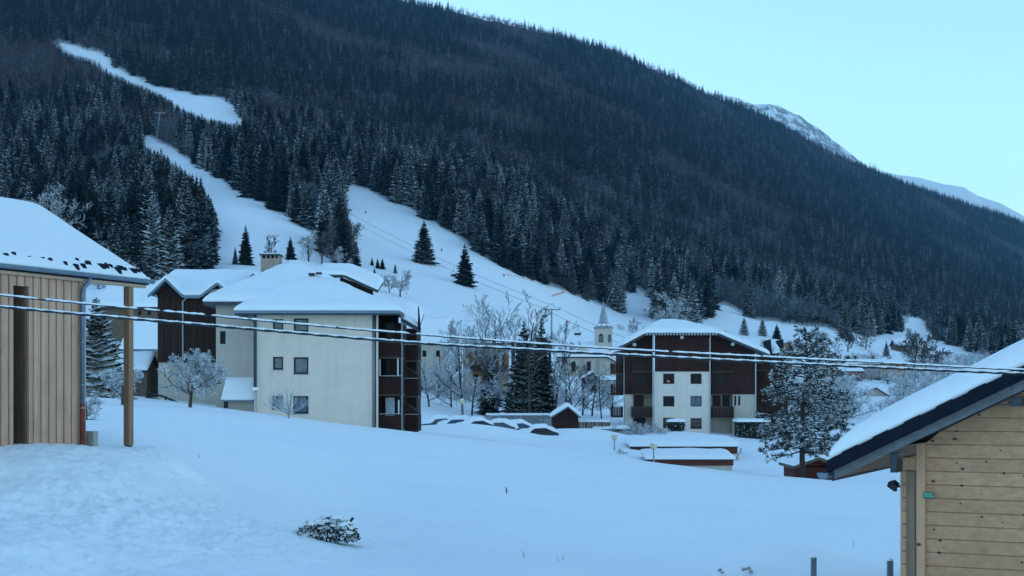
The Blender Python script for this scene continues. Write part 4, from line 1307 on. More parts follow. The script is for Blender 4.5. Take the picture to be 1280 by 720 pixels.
hB = [(bxx(a), bxx(b), bz(d), bz(c)) for a, b, c, d in [(828,842,467,480),(862,876,467,480),(828,842,495,508),(862,876,495,508),(828,842,522,535),(862,876,522.5,536)]]
m = wall_holes(MB(), bxx(817), bxx(887), bz(560), bz(464.5)-.004, YB-.8, hB, .2)
m.box(bxx(817), bxx(817)+.02, YB-.797, YB+.3, bz(560), bz(465)); m.box(bxx(887)-.02, bxx(887), YB-.797, YB+.3, bz(560), bz(465))
obj('facade', m, 'plaster_white', B)
for k, h4 in enumerate(hB):
    ww = window_at(B, *h4, YB-.8, .2, curtain=(k == 3), fw=.09, cross=k < 4, shutter='brown_rail' if k >= 4 else None)
    if k == 0: obj('lamp', MB().tube([(bxx(833), YB-.62-.02, bz(476.5)), (bxx(835), YB-.64, bz(476.5)), (bxx(836.3), YB-.64, bz(477.3))], [.05, .09, .03], 8), 'warm_bulb', ww)
m = MB(); m.box(bxx(781.5), bxx(817)-.01, YB+1.4, YB+1.5, bz(560), bz(493)-.004); m.box(bxx(781.5), bxx(791), YB+.05, YB+1.39, bz(560), bz(493)-.004)
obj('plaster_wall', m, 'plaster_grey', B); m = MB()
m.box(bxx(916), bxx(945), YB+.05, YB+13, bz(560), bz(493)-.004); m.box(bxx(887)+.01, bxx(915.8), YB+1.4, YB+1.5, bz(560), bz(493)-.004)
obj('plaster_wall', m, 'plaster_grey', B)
for (a, b, c, d) in [(789,817,480,492),(789,817,508,520.5),(889,917,450,464),(889,917,479,492),(889,917,508,521),(789,817,451,464)]:
    balcony(B, bxx(a), bxx(b)-.03, YB-.55 if a > 800 else YB-.55, YB+1.3, bz(d), bz(c), gap=.16)
for (c, d) in [(454,466),(480,493),(508,520.5)]:
    balcony(B, bxx(766), bxx(779.5), YB+.8, YB+4, PZ(d, YB+.8), PZ(c, YB+.8), gap=.16)
for (a, b, c, d) in [(918,920.3,495,507),(923,925.3,495,507),(918,920,523,531)]:
    obj('slit_window', MB().box(bxx(a), bxx(b), YB-.01+.03, YB+.06, bz(d), bz(c)), 'glass_dark', B)
for (a, b, c, d) in [(893,905,464,479),(905,914,493,508),(794,806,464,480),(794,806,494,508),(893,903,494,508),(794,808,522,536)]:
    obj('balcony_door', MB().box(bxx(a), bxx(b), YB+1.3 if c > 490 else YB-.04, YB+1.395 if c > 490 else YB-.004, bz(d), bz(c)), 'glass_dark', B)
for px in (816.3, 887.5, 944.5):
    y_ = YB-.98 if px < 900 else YB-.12
    pipe(B, [(PX(px, y_), y_-.5, PZ(gab(px)+1.5, y_)), (PX(px, y_), y_, PZ(gab(px)+6, y_)), (PX(px, y_), y_, PZ(545, y_))], .07, 'white_metal')
m = MB(); tp = YB+.75
pipe(B, [(PX(780.3, tp), tp, PZ(436, tp)), (PX(780.3, tp), tp, PZ(530, tp))], .07, 'white_metal')
for (px, py) in [(792, 431), (851, 422), (914, 430.5)]:
    obj('beam_end', MB().box(bxx(px)-.18, bxx(px)+.18, YB-1.25, YB-1.0, bz(py)-.18, bz(py)+.16), 'white_metal', B)  # white beam ends under the eave, they give no light
# roof: clipped gable
fy = YB-1.9
zf = PZ(416, fy)
xa, xb, xc_, xd = PX(780, fy), PX(807, fy), PX(897, fy), PX(962, fy)
zl_, zr_ = PZ(430.5, fy), PZ(443, fy)
def hB_(a, b):
    l = zl_ + (zf-zl_)/(xb-xa)*(a-xa)
    r = zr_ + (zf-zr_)/(xd-xc_)*(xd-a)
    f = zf + .26*(b-fy)
    return min(l, r, f, PZ(406, 168))
roof_slab(B, hB_, xa, xd, fy, YB+15, .3, 'dark_metal', ID, .7, cuts=(xb, xc_))
snow_sheet(B, hB_, xa, xd, fy, YB+15, .55, ID, .45, 71, edge=.8)
m = MB()
for i_ in range(24):
    xx = xb + (xc_-xb)*(i_+.5)/24; m.box(xx-.06, xx+.06, fy-.06, fy-.004, zf-.25, zf-.06)
obj('rafter_ends', m, 'white_metal', B)
hL = lambda a, b: PZ(441, YB) + .25*(a-PX(763.5, YB))
roof_slab(B, hL, PX(763.5, YB), PX(781.5, YB), YB-.2, YB+6, .18, 'dark_metal', ID, .6)
snow_sheet(B, hL, PX(763.5, YB), PX(781.5, YB), YB-.2, YB+6, .3, ID, .4, 73)
for (p0, p1, yy) in [(963.5, 978, 172), (979, 985, 176)]:
    zz = PZ(442, yy); hh = lambda a, b, zz=zz, yy=yy: zz + .30*(b-yy)
    roof_slab(B, hh, PX(p0, yy), PX(p1, yy), yy, yy+5.5, .3, 'black_tile', ID, .6)
    snow_sheet(B, hh, PX(p0, yy)+.2, PX(p1, yy), yy, yy+5.5, .35, ID, .4, 75)
    m = MB(); m.prism([P(p0-1, 443, yy-.1), P(p0+1, 443, yy-.1), P(p0+.3, 424, yy-.1)], (0, 5, 0)); obj('verge_board', m, 'black_tile', B)
m = MB(); m.box(PX(945, 170), PX(985, 170), 170, 178, PZ(560, 170), PZ(444, 170)); obj('rear_wing', m, 'brown_cladding', B)
m = MB(); m.box(PX(979.5, 182), PX(990, 182), 182, 184, PZ(470, 182), PZ(428, 182)); obj('chimney', m, 'chalet_wood', B)
for (c, d) in [(450,462),(480,492),(508,521)]:
    balcony(B, PX(946, 168), PX(962, 168), 168, 169.9, PZ(d, 168), PZ(c, 168), gap=.16)

# ------------------------------------------------------------------ small buildings around the car park
def gable_house(name, label, cat, px0, px1, pyb, pye, pyr, Y, depth, wall, roofm='dark_metal', ridge='y', th=.35, over=.6, windows=(), step=.4, seed=1, top=None, wall2=None, split=None):
    """ridge 'y': the gable looks at us; ridge 'x': the roof slope looks at us"""
    x0, x1 = PX(px0, Y), PX(px1, Y)
    zb, ze, zr = PZ(pyb, Y), PZ(pye, Y), PZ(pyr, Y)
    r = thing(name, label, cat, ((x0+x1)/2, Y, zb))
    wx0, wx1 = x0+over, x1-over
    hs = [(PX(a, Y), PX(b, Y), PZ(d, Y), PZ(c, Y)) for a, b, c, d in windows]
    m = wall_holes(MB(), wx0, wx1, zb-1.5, ze-.02, Y, hs, .12)
    m.box(wx0, wx0+.15, Y+.003, Y+depth, zb-1.5, ze-.02); m.box(wx1-.15, wx1, Y+.003, Y+depth, zb-1.5, ze-.02)
    m.box(wx0+.151, wx1-.151, Y+depth-.1, Y+depth, zb-1.5, ze-.02)
    m.add([(wx0+.1, Y+.5, zb-1.5), (wx1-.1, Y+.5, zb-1.5), (wx1-.1, Y+.5, ze-.02), (wx0+.1, Y+.5, ze-.02)], [(0,1,2,3)])
    xm = (x0+x1)/2 if top is None else PX(top, Y)
    if ridge == 'y':
        s = (zr-ze)/max(.1, (xm-x0)); s2 = (zr-ze)/max(.1, (x1-xm))
        h = lambda a, b: zr - (s*(xm-a) if a < xm else s2*(a-xm))
        m.prism([(wx0, Y, ze-.02), (wx1, Y, ze-.02), (wx1, Y, h(wx1, 0)-.16), (xm, Y, zr-.16), (wx0, Y, h(wx0, 0)-.16)], (0, depth, 0))
        cuts = (xm,)
    else:
        ym = Y + depth/2
        s = (zr-ze)/(depth/2+.5)
        h = lambda a, b: zr - s*abs(b-ym)
        for xx in (wx0, wx1-.15): m.prism([(xx, Y+.01, ze-.02), (xx, Y+depth-.01, ze-.02), (xx, ym, zr-.25)], (.15, 0, 0))
        cuts = ()
    obj('wall', m, wall, r)
    roof_slab(r, h, x0, x1, Y-.5, Y+depth+.5, .16, roofm, ID, .5, cuts=cuts)
    if th: snow_sheet(r, h, x0, x1, Y-.5, Y+depth+.5, th, ID, step, seed, edge=th*1.4)
    for q in hs: window_at(r, *q, Y, .12, curtain=False, fw=.07)
    return r
# shed with the little gable, fence beside it
S = gable_house('garden_shed', 'small dark brown shed with snowy gable roof beside the grey fence', 'shed', 688, 726, 543, 521, 507.5, 148, 4.2, 'brown_cladding', 'steel_blue', 'y', .38, .25, [(708.5,710.5,523,526),(715,717,523,526)], .2, 5, top=710)
def slat_fence(label, px0, px1, py0, py1, Y0, Y1_, n, mat, posts=6):
    a, b = P(px0, py1, Y0), P(px1, py1, Y1_)
    r = thing('fence', label, 'fence', a)
    ha, hb_ = PZ(py0, Y0), PZ(py0, Y1_)
    for i in range(n):
        t0, t1 = (i+.08)/n, (i+.92)/n
        p, q = a.lerp(b, t0), a.lerp(b, t1)
        z0, z1 = ha + (hb_-ha)*t0, ha + (hb_-ha)*t1
        m = MB(); m.prism([(p.x, p.y, p.z-.6), (q.x, q.y, q.z-.6), (q.x, q.y, z1), (p.x, p.y, z0)], (0, .04, 0))
        obj('slat', m, mat, r)
    for i in range(posts):
        p = a.lerp(b, i/(posts-1))
        obj('post', MB().box(p.x-.06, p.x+.06, p.y+.045, p.y+.15, p.z-.8, ha+(hb_-ha)*i/(posts-1)+.05), 'old_wood', r)
    m = MB(); pts = [a.lerp(b, i/40) for i in range(41)]
    m.tube([(p.x, p.y+.05, ha+(hb_-ha)*i/40+.05+.03*sn(i*.4)) for i, p in enumerate(pts)], [.13]*41, 6)
    obj('snow_cap', m, 'snow', r, smooth=True)
    return r
slat_fence('long grey board fence capped with snow behind the parked cars', 608, 690, 518.5, 527, 156, 150, 48, 'fence_wood', 9)
slat_fence('low dark fence with snow cap right of the brown shed', 723, 762, 527, 533, 152, 152, 20, 'old_wood', 5)
# flat garages
def garage_row(label, px0, px1, pt, pb, Y, depth, snow_px, doors, right_white=None):
    x0, x1 = PX(px0, Y), PX(px1, Y)
    r = thing('garage', label, 'garage', ((x0+x1)/2, Y, PZ(590, Y)))
    m = MB(); m.box(x0+.1, x1-.1, Y+.15, Y+depth, PZ(600, Y), PZ(pt, Y)-.02); obj('wall', m, 'plaster_grey', r)
    n = doors
    for i in range(n):
        a, b = x0+(x1-x0)*i/n, x0+(x1-x0)*(i+1)/n
        obj('fascia_panel', MB().box(a+.012, b-.012, Y, Y+.12, PZ(pb, Y), PZ(pt, Y)), 'garage_wood', r)
    z0 = PZ(pt, Y)
    h = lambda a, b: z0 + .09*(b-Y)
    roof_slab(r, h, x0-.1, x1+.1, Y-.15, Y+depth, .05, 'dark_metal', ID, .8)
    snow_sheet(r, h, x0-.1, x1+.1, Y-.15, Y+depth, snow_px*Y/F, ID, .35, px0 % 17, edge=.5)
    return r
g1_ = garage_row('longer brown flat roofed garage with white end wall below the chalet block', 788, 922, 558, 567, 130, 5.5, 6, 10)
m = MB(); m.box(PX(898, 130), PX(924, 130), 129.9, 134, PZ(600, 130), PZ(567.5, 130)); obj('end_wall', m, 'plaster_white', g1_)
pipe(g1_, [(PX(925.5, 130), 129.6, PZ(560, 130)), (PX(925, 130), 129.6, PZ(565, 130)), (PX(920.5, 130), 129.6, PZ(570, 130)), (PX(920.5, 130), 129.6, PZ(592, 130))], .06, 'grey_metal')
garage_row('lower brown flat roofed garage half buried in snow in front of the longer one', 808, 917, 574, 582, 118, 4.5, 6, 8)
# hedges
def hedge(label, px0, px1, pt, pb, Y, depth, seed, snow=True, name='hedge'):
    rr = random.Random(seed)
    x0, x1, z0, z1 = PX(px0, Y), PX(px1, Y), PZ(pb, Y), PZ(pt, Y)
    r = thing(name, label, 'hedge', ((x0+x1)/2, Y, z0))
    m = MB()
    n = int(900*min(4, max(1, (x1-x0)*(z1-z0)/4)))
    for k in range(n):
        f = rr.random()
        x = rr.uniform(x0, x1); z = rr.uniform(z0, z1); y = Y + (0 if f < .6 else rr.uniform(0, depth)); 
        if f > .6: z = z1 if f < .8 else z
        s = rr.uniform(.07, .16)
        d1 = Vector((rr.gauss(0,1), rr.gauss(0,1), rr.gauss(0,1))).normalized()*s; d2 = Vector((rr.gauss(0,1), rr.gauss(0,1), rr.gauss(0,1))).normalized()*s
        c = Vector((x, y+rr.uniform(-.1,.15), z))
        m.add([c-d1, c+d2, c+d1, c-d2], [(0,1,2,3)])
    obj('leaves', m, 'hedge_leaves', r)
    obj('branches', MB().box(x0+.1, x1-.1, Y+.12, Y+depth, z0-.5, z1-.08), 'charcoal', r)
    if snow: snow_sheet(r, lambda a, b: z1-.05, x0-.08, x1+.08, Y-.15, Y+depth+.1, .38, ID, .2, seed, edge=.45)
    return r
hedge('dark clipped hedge with flat snow cap right of the chalet block', 922, 962, 527, 545, 158, 3, 4)
hedge('rounded dark shrub with snow cap in front of the chalet block facade', 836, 856, 527, 545, 158, 1.6, 5)
hedge('low snowy hedge left of the chalet block entrance', 742, 787, 536, 548, 152, 1.6, 6)
# red-brown sheds at the pine
gable_house('garden_shed', 'red brown shed half hidden behind the snow laden pine', 'shed', 990, 1050, 606, 582, 571, 78, 3.4, 'red_shed', 'old_wood', 'y', .08, .2, (), .2, 9, top=1022)

# street lamps
def street_lamp(px, pt, Y, label, zb=None):
    top = P(px, pt, Y); zb = gz(top.x, Y) if zb is None else zb
    r = thing('street_lamp', label, 'street lamp', (top.x, Y, zb), 'globe street lamps')
    obj('pole', MB().tube([(top.x, Y, zb-.3), (top.x, Y, top.z-.3)], [.075, .05], 8), 'grey_metal', r)
    obj('collar', MB().tube([(top.x, Y, top.z-.3), (top.x, Y, top.z-.22)], [.11, .13], 8), 'dark_metal', r)
    g = MB(); n = 8; R = .29
    pts = [(top.x, Y, top.z + R*math.sin(math.radians(-80+20*i))) for i in range(9)]
    g.tube(pts, [R*math.cos(math.radians(-80+20*i)) for i in range(9)], 12)
    obj('globe', g, 'globe_lamp', r, smooth=True)
    c = MB(); c.tube([(top.x, Y, top.z+R*.6), (top.x, Y, top.z+R*.95), (top.x, Y, top.z+R*1.2)], [R*.82, R*.6, R*.15], 10)
    obj('snow_cap', c, 'snow', r, smooth=True)
street_lamp(768, 546, 126, 'globe street lamp left of the brown garages')
street_lamp(817, 557.5, 112, 'globe street lamp in front of the brown garages')
street_lamp(577.5, 502, 158, 'globe street lamp in front of the bare tree thicket, left of the fence')

# parked cars under snow
def car(label, px, py, Y, paint, rz, seed, L=4.1):
    base = P(px, py, Y); base.z = PZ(py, Y) - .93
    r = thing('parked_car', label, 'car', base, 'snow covered parked cars')
    def lt(name, m, mat, parent, sm=True): return obj(name, m, mat, parent, smooth=sm, world=False)
    prof = [(-L/2, .35), (-L/2+.03, .62), (-L/2+.15, .85), (-L*.22, .95), (-L*.10, 1.36), (L*.18, 1.42), (L*.36, 1.08), (L*.47, .95), (L/2, .78), (L/2, .35)]
    body = MB(); W_ = .86
    rows = []
    for y, k in ((-W_, .94), (-W_*.97, 1), (W_*.97, 1), (W_, .94)):
        rows.append([(x*(.99 if abs(y) == W_ else 1), y*(.82 if z > 1.2 else 1), z) for x, z in prof])
    n = len(prof)
    for q in rows: body.v += q
    for a in range(3):
        for i in range(n-1): body.f.append((a*n+i, a*n+i+1, (a+1)*n+i+1, (a+1)*n+i)); body.m.append(0)
    body.f.append(tuple(range(n))[::-1]); body.m.append(0); body.f.append(tuple(3*n+i for i in range(n))); body.m.append(0)
    lt('body', body, paint, r, False)
    for sx in (-L*.31, L*.31):
        for sy in (-.8, .8):
            w_ = MB().tube([(sx, sy-.1, .32), (sx, sy+.1, .32)], [.32, .32], 14); wo = lt('wheel', w_, 'rubber', r, False)
            lt('rim', MB().tube([(sx, sy-.11 if sy < 0 else sy+.11, .32), (sx, sy-.105 if sy < 0 else sy+.105, .32)], [.2, .2], 10), 'grey_metal', wo, False)
    for sy in (-1, 1):
        g = MB(); y = sy*.845
        g.add([(-L*.17, y*1.015, .97), (L*.30, y*1.015, 1.0), (L*.17, y*.86, 1.34), (-L*.10, y*.86, 1.30)], [(0,1,2,3)]); lt('side_window', g, 'glass_dark', r, False)
    g = MB(); g.add([(-L*.225, -.74, .99), (-L*.225, .74, .99), (-L*.115, .66, 1.33), (-L*.115, -.66, 1.33)], [(0,1,2,3)]); lt('windscreen', g, 'glass_dark', r, False)
    # snow lying on bonnet and roof
    s = MB(); nx, ny = 26, 10
    def top(x):
        for (xa, za), (xb, zb_) in zip(prof[1:-1], prof[2:]):
            if xa <= x <= xb and xb > xa: return za+(zb_-za)*(x-xa)/(xb-xa)
        return .8
    for i in range(nx+1):
        x = -L/2 + L*i/nx
        for j in range(ny+1):
            y = (-.84+1.68*j/ny)*(.86 if top(x) > 1.15 else 1)
            e = min(1, min(i, nx-i)/3, min(j, ny-j)/2.5)
            s.v.append((x, y, top(x)+.02+.40*math.sqrt(e)*(1+.3*sn(x*1.3, y*1.3, seed))))
    for i in range(nx):
        for j in range(ny): s.f.append((i*(ny+1)+j, (i+1)*(ny+1)+j, (i+1)*(ny+1)+j+1, i*(ny+1)+j+1)); s.m.append(0)
    lt('snow_cover', s, 'snow', r)
    r.rotation_euler = (0, 0, rz)
for a in [('snow covered parked car behind the balconies of the cream apartment house, leftmost of the row', 548, 529, 146, 'car_grey', .25, 1),
          ('dark parked car under snow, second from left in the car park', 572, 530, 144, 'car_blue', -.3, 2),
          ('black parked car with bare windscreen in the middle of the car park row', 592, 532, 142, 'car_black', .5, 3),
          ('snow covered parked car right of the black one in the car park row', 622, 534, 143, 'car_grey', -.2, 4),
          ('snow covered parked car in front of the grey fence', 643, 535, 146, 'car_blue', .4, 5),
          ('deeply buried parked car closest to the brown shed', 672, 541, 141, 'car_black', .1, 6)]: car(*a)

# ------------------------------------------------------------------ church
YC = 350.0
Cx = thing('church', 'pale village church with slender pointed spire and snowy nave roof', 'church', P(745, 480, YC))
x0, x1 = PX(744.5, YC), PX(765.5, YC); w_ = x1-x0
zt, zb = PZ(411, YC), PZ(482, YC)
m = MB(); m.box(x0, x1, YC, YC+w_, zb, zt); obj('tower', m, 'plaster_grey', Cx)
m = MB(); m.box(x0-.15, x1+.15, YC-.15, YC+w_+.15, zt+.003, zt+.35); obj('cornice', m, 'stone_wall', Cx)
for (cx_, w2) in [(751.3, 1.15), (762, .7)]:
    m = MB(); c = PX(cx_, YC); z0, z1 = PZ(428, YC), PZ(420, YC)
    pts = [(c-w2/2, YC-.06, z0), (c+w2/2, YC-.06, z0), (c+w2/2, YC-.06, z1)] + [(c+w2/2*math.cos(t), YC-.06, z1+w2/2*math.sin(t)) for t in (.5, 1.05, 1.57, 2.09, 2.64)] + [(c-w2/2, YC-.06, z1)]
    m.prism(pts, (0, .05, 0)); bl = obj('bell_opening', m, 'charcoal', Cx)
    m = MB()
    for k in range(6): zz = z0+.15+(z1-z0)*k/6; m.box(c-w2/2+.1, c+w2/2-.1, YC-.12, YC-.065, zz, zz+.1)
    obj('louvre', m, 'grey_metal', bl)
cx_, cy_ = (x0+x1)/2, YC+w_/2
prof = [(w_/2+.45, zt+.35), (w_/2*.70, zt+1.0), (w_/2*.52, zt+2.0), (w_/2*.33, zt+4.0), (w_/2*.15, zt+5.9), (.05, PZ(376, YC))]
sp = MB(); n = 8
for r_, z_ in prof:
    for k in range(n):
        t = math.pi/n + 2*math.pi*k/n; rr_ = r_/math.cos(math.pi/n)
        fx = max(-r_, min(r_, rr_*math.cos(t))) ; fy_ = max(-r_, min(r_, rr_*math.sin(t)))
        sp.v.append((cx_+fx, cy_+fy_, z_))
for i in range(len(prof)-1):
    for k in range(n): sp.f.append((i*n+k, i*n+(k+1) % n, (i+1)*n+(k+1) % n, (i+1)*n+k)); sp.m.append(0)
so = obj('spire', sp, 'spire_metal', Cx)
obj('spire_snow', MB().tube([(cx_, cy_, zt+.36), (cx_, cy_, zt+.75), (cx_, cy_, zt+1.3)], [w_/2*1.18, w_/2*.92, w_/2*.70], 8), 'snow', so)
m = MB(); zz = PZ(376, YC); m.tube([(cx_, cy_, zz-.3), (cx_, cy_, zz+1.3)], [.07, .05], 6); m.box(cx_-.45, cx_+.45, cy_-.05, cy_+.05, zz+.7, zz+.85); obj('cross', m, 'dark_metal', so)
m = MB(); nx0, nx1 = PX(698, YC-4), PX(777, YC-4)
m.box(nx0, nx1, YC-5, YC+9, zb, PZ(447, YC-5)); m.prism([(nx0, YC-5, PZ(447, YC-5)), (nx1-5, YC-5, PZ(447, YC-5)), (nx1-10, YC-5, PZ(432, YC-5)), (nx0+4, YC-5, PZ(440, YC-5))], (0, 12, 0))
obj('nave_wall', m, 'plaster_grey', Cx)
zn = PZ(446, YC-5)
hN = lambda a, b: min(zn + .42*(b-(YC-5.5)), zn+3.6)
roof_slab(Cx, hN, nx0-.5, PX(762, YC-5), YC-5.5, YC+9, .3, 'charcoal', ID, 1)
snow_sheet(Cx, hN, nx0-.5, PX(762, YC-5), YC-5.5, YC+9, .45, ID, .8, 81, edge=.8)
hN2 = lambda a, b: PZ(456, YC-6) + .55*(PX(778, YC-6)-a)
roof_slab(Cx, hN2, PX(760, YC-6), PX(778, YC-6), YC-6, YC+4, .25, 'charcoal', ID, 1, name='side_roof')
snow_sheet(Cx, hN2, PX(760, YC-6), PX(778, YC-6), YC-6, YC+4, .4, ID, .6, 83)
for c0 in (736, 717):
    c = PX(c0, YC-5); m = MB(); z0, z1 = PZ(464, YC-5), PZ(454, YC-5); w2 = 1.0
    m.prism([(c-w2/2, YC-5.06, z0), (c+w2/2, YC-5.06, z0), (c+w2/2, YC-5.06, z1)] + [(c+w2/2*math.cos(t), YC-5.06, z1+w2/2*math.sin(t)) for t in (.5, 1.05, 1.57, 2.09, 2.64)] + [(c-w2/2, YC-5.06, z1)], (0, .05, 0))
    obj('arched_window', m, 'glass_dark', Cx)
for c0 in (706, 727, 746, 770):
    obj('buttress', MB().box(PX(c0, YC-5), PX(c0, YC-5)+.6, YC-5.6, YC-5.003, zb, PZ(450, YC-5)), 'stone_wall', Cx)
gable_house('chapel_annex', 'low stone annex with snowy flat roof at the foot of the church', 'building', 742, 790, 486, 475, 471, 335, 6, 'stone_wall', 'charcoal', 'x', .35, .3, (), .8, 14)
gable_house('wayside_hut', 'small brown hut with snowy gable in front of the church', 'hut', 726, 748, 482, 474, 464.5, 300, 4, 'brown_cladding', 'charcoal', 'y', .4, .3, (), .4, 15, top=741)

# ------------------------------------------------------------------ other village houses
gable_house('village_house', 'beige house with snow roof right behind the cream apartment balconies', 'house', 520, 562, 500, 428, 398, 205, 9, 'plaster_grey', 'charcoal', 'x', .45, .5, [(528,533,438,446),(545,550,438,446),(545,550,462,470)], .6, 16)
o_ = gable_house('chalet', 'orange timber chalet with snowy roof behind the bare trees', 'house', 575, 640, 505, 434, 421, 230, 9, 'chalet_wood', 'charcoal', 'x', .45, .5, [(592,597,442,452),(604,609,442,452),(618,623,442,452),(592,598,468,478),(612,618,468,478)], .6, 17)
balcony(o_, PX(583, 229), PX(634, 229), 228.2, 229.95, PZ(463, 229), PZ(456, 229), gap=.3)
for i in range(12):
    x = PX(552+i*12.2, 226)
rail = thing('snow_guard_rail', 'row of dark snow topped posts along the roof behind the bare trees', 'railing', P(545, 430, 224))
for i in range(13):
    c = P(548+i*11.6, 429, 224)
    obj('post', MB().box(c.x-.22, c.x+.22, 224, 224.2, c.z-4.5, c.z+.35), 'charcoal', rail)
    obj('snow_cap', MB().tube([(c.x-.4, 224.1, c.z+.42), (c.x, 224.1, c.z+.5), (c.x+.4, 224.1, c.z+.42)], [.1, .2, .1], 6), 'snow', rail, smooth=True)
obj('rail', MB().box(PX(546, 224), PX(692, 224), 224.21, 224.3, PZ(431, 224), PZ(428.6, 224)), 'charcoal', rail)
obj('roof_platform', MB().box(PX(546, 224), PX(692, 224), 224.31, 229, PZ(436, 224), PZ(431, 224)), 'snow', rail)
gable_house('village_house', 'low house with dark timber upper floor seen through the thicket', 'house', 640, 700, 508, 470, 455, 240, 8, 'old_wood', 'charcoal', 'x', .45, .5, [(655,660,478,484),(672,677,478,484)], .6, 18)
# behind the left barn
gable_house('village_house', 'house with broad snow roof behind the barn post, upper one', 'house', 118, 204, 420, 384, 356, 185, 11, 'old_wood', 'charcoal', 'x', .5, .6, [(172,177,388,394),(184,189,388,394)], .5, 19)
h_ = gable_house('chalet', 'brown chalet with patchy snow on its low roof left of the dark timber house', 'house', 150, 203, 462, 437, 400, 150, 9, 'chalet_wood', 'black_tile', 'x', .25, .4, [(176,181,443,450),(188,192,443,450)], .3, 20)
obj('eave_board', MB().box(PX(152, 149), PX(202, 149), 149.3, 149.45, PZ(439.5, 149), PZ(437.3, 149)), 'steel_blue', h_)
gable_house('garden_shed', 'wooden shed with smooth snow roof between the barn post and the frosted tree', 'shed', 129, 186, 484, 463, 443, 104, 3.4, 'old_wood', 'charcoal', 'x', .3, .15, [(150,155,468,474)], .2, 22)
gable_house('village_house', 'pale house gable with snowy right roof half hidden in the right hand thicket', 'house', 1064, 1120, 535, 500, 484, 300, 12, 'plaster_grey', 'charcoal', 'y', .5, .5, [(1088,1092,502,508)], .7, 23, top=1094)
lb = gable_house('long_building', 'long low yellowish building with snowy roof and vents above the right thicket', 'building', 1040, 1134, 466, 455, 450, 420, 10, 'chalet_wood', 'charcoal', 'x', .6, .4, [(1050,1054,457,461),(1064,1068,457,461),(1078,1082,457,461),(1092,1096,457,461),(1106,1110,457,461),(1120,1124,457,461)], 1.0, 24)
for px in (1046, 1068, 1092, 1050, 1070, 1090, 1112):
    c = P(px, 447.5, 424); obj('roof_vent', MB().box(c.x-.5, c.x+.5, 424, 424.8, c.z-1.5, c.z+.7), 'stone_wall', lb)
gable_house('hillside_chalet', 'upper small chalet with snow roof on the right hand slope', 'house', 1119, 1150, 438, 432, 424, 700, 11, 'old_wood', 'charcoal', 'x', .8, .8, (), 1.2, 25)
gable_house('hillside_chalet', 'lower small chalet on the snowy slope near the right edge', 'house', 1167, 1191, 446, 440, 434, 760, 10, 'old_wood', 'charcoal', 'x', .8, .8, (), 1.2, 26)
gable_house('hillside_chalet', 'snow roofed house peeking over the trees right of the pine', 'house', 1014, 1040, 470, 458, 446, 380, 9, 'plaster_grey', 'charcoal', 'x', .6, .5, (), 1.0, 27)
gable_house('village_house', 'little red walled house behind the right hand thicket', 'house', 1050, 1080, 476, 464, 458, 400, 8, 'rust_red', 'charcoal', 'x', .4, .5, (), .9, 28)

# railing and steps left of the dark house
rl = thing('stair_railing', 'dark sloping handrail in the snow left of the dark timber house', 'railing', P(196, 497, 100))
for (p0, q0, p1, q1) in [(182,489.5,205,496),(205,496,232,507),(182,496,205,501.5),(205,501.5,232,512)]:
    obj('rail', MB().beam(P(p0, q0, 100), P(p1, q1, 100), .09, .14), 'charcoal', rl)
for (px, a, b) in [(184,489,503),(207,495,506),(228,504,515)]:
    obj('post', MB().beam(P(px, b, 100.1), P(px, a, 100.1), .12, .12), 'charcoal', rl)
# low garden wall
# ------------------------------------------------------------------ chairlift
def pylon(px, pyb, pyt, Y, label, arm=2.6, lean=0.0):
    b, t = P(px-lean, pyb, Y), P(px, pyt, Y)
    h = t.z-b.z
    r = thing('chairlift_pylon', label, 'pylon', b, 'chairlift pylons')
    obj('mast', MB().tube([b-Vector((0,0,1)), b.lerp(t, .5), t], [.38*h/14, .3*h/14, .22*h/14], 8), 'grey_metal', r)
    s = h/14
    m = MB(); m.beam(t+Vector((-arm*s,0,-.4*s)), t+Vector((arm*s,0,-.4*s)), .3*s, .4*s); ar = obj('cross_arm', m, 'grey_metal', r)
    for sx in (-1, 1):
        m = MB()
        c = t+Vector((sx*arm*s, 0, -.1*s)); m.beam(c+Vector((0,-1.2*s,0)), c+Vector((0,1.2*s,0)), .15*s, .25*s)
        for k in range(4): cc = c+Vector((0,(-1+.66*k)*s,.2*s)); m.tube([cc+Vector((-.08,0,0)), cc+Vector((.08,0,0))], [.24*s, .24*s], 8)
        obj('sheave', m, 'dark_metal', ar)
    m = MB(); m.beam(t+Vector((-.8*s,0,.1*s)), t+Vector((-.8*s,0,1.4*s)), .1, .1); m.beam(t+Vector((.8*s,0,.1*s)), t+Vector((.8*s,0,1.4*s)), .1, .1); m.beam(t+Vector((-.9*s,0,1.4*s)), t+Vector((.9*s,0,1.4*s)), .12, .12)
    obj('top_frame', m, 'grey_metal', ar)
    return t, arm*s
tops = []
for px, pb, pt, Yk, lab, ln in [(200,176,140,880,'highest chairlift pylon, beside the upper clearing of the spur',5),(258,212,183,800,'second chairlift pylon from the top, in the trees above the narrow run',3),
                            (370,268,231,640,'chairlift pylon at the lower edge of the trees beside the narrow run',6),(689.5,442,385.5,430,'large chairlift pylon behind the dark spruce left of the church spire',0)]:
    tops.append(pylon(px, pb, pt, Yk, lab, lean=ln))
last = (P(800, 434, 395), 2.6)
ends = tops + [last]
cab = thing('lift_cable', 'thin chairlift cables running down over the ski run past the church', 'cable', tops[0][0])
for (a, wa), (b, wb) in zip(ends[:-1], ends[1:]):
    for sx in (-1, 1):
        pts = []
        for k in range(13):
            t = k/12; p = a.lerp(b, t)+Vector((sx*(wa+(wb-wa)*t), 0, -.02*(b-a).length*4*t*(1-t)*.6)); pts.append(p)
        obj('cable', MB().tube(pts, [.05]*13, 4), 'dark_metal', cab)
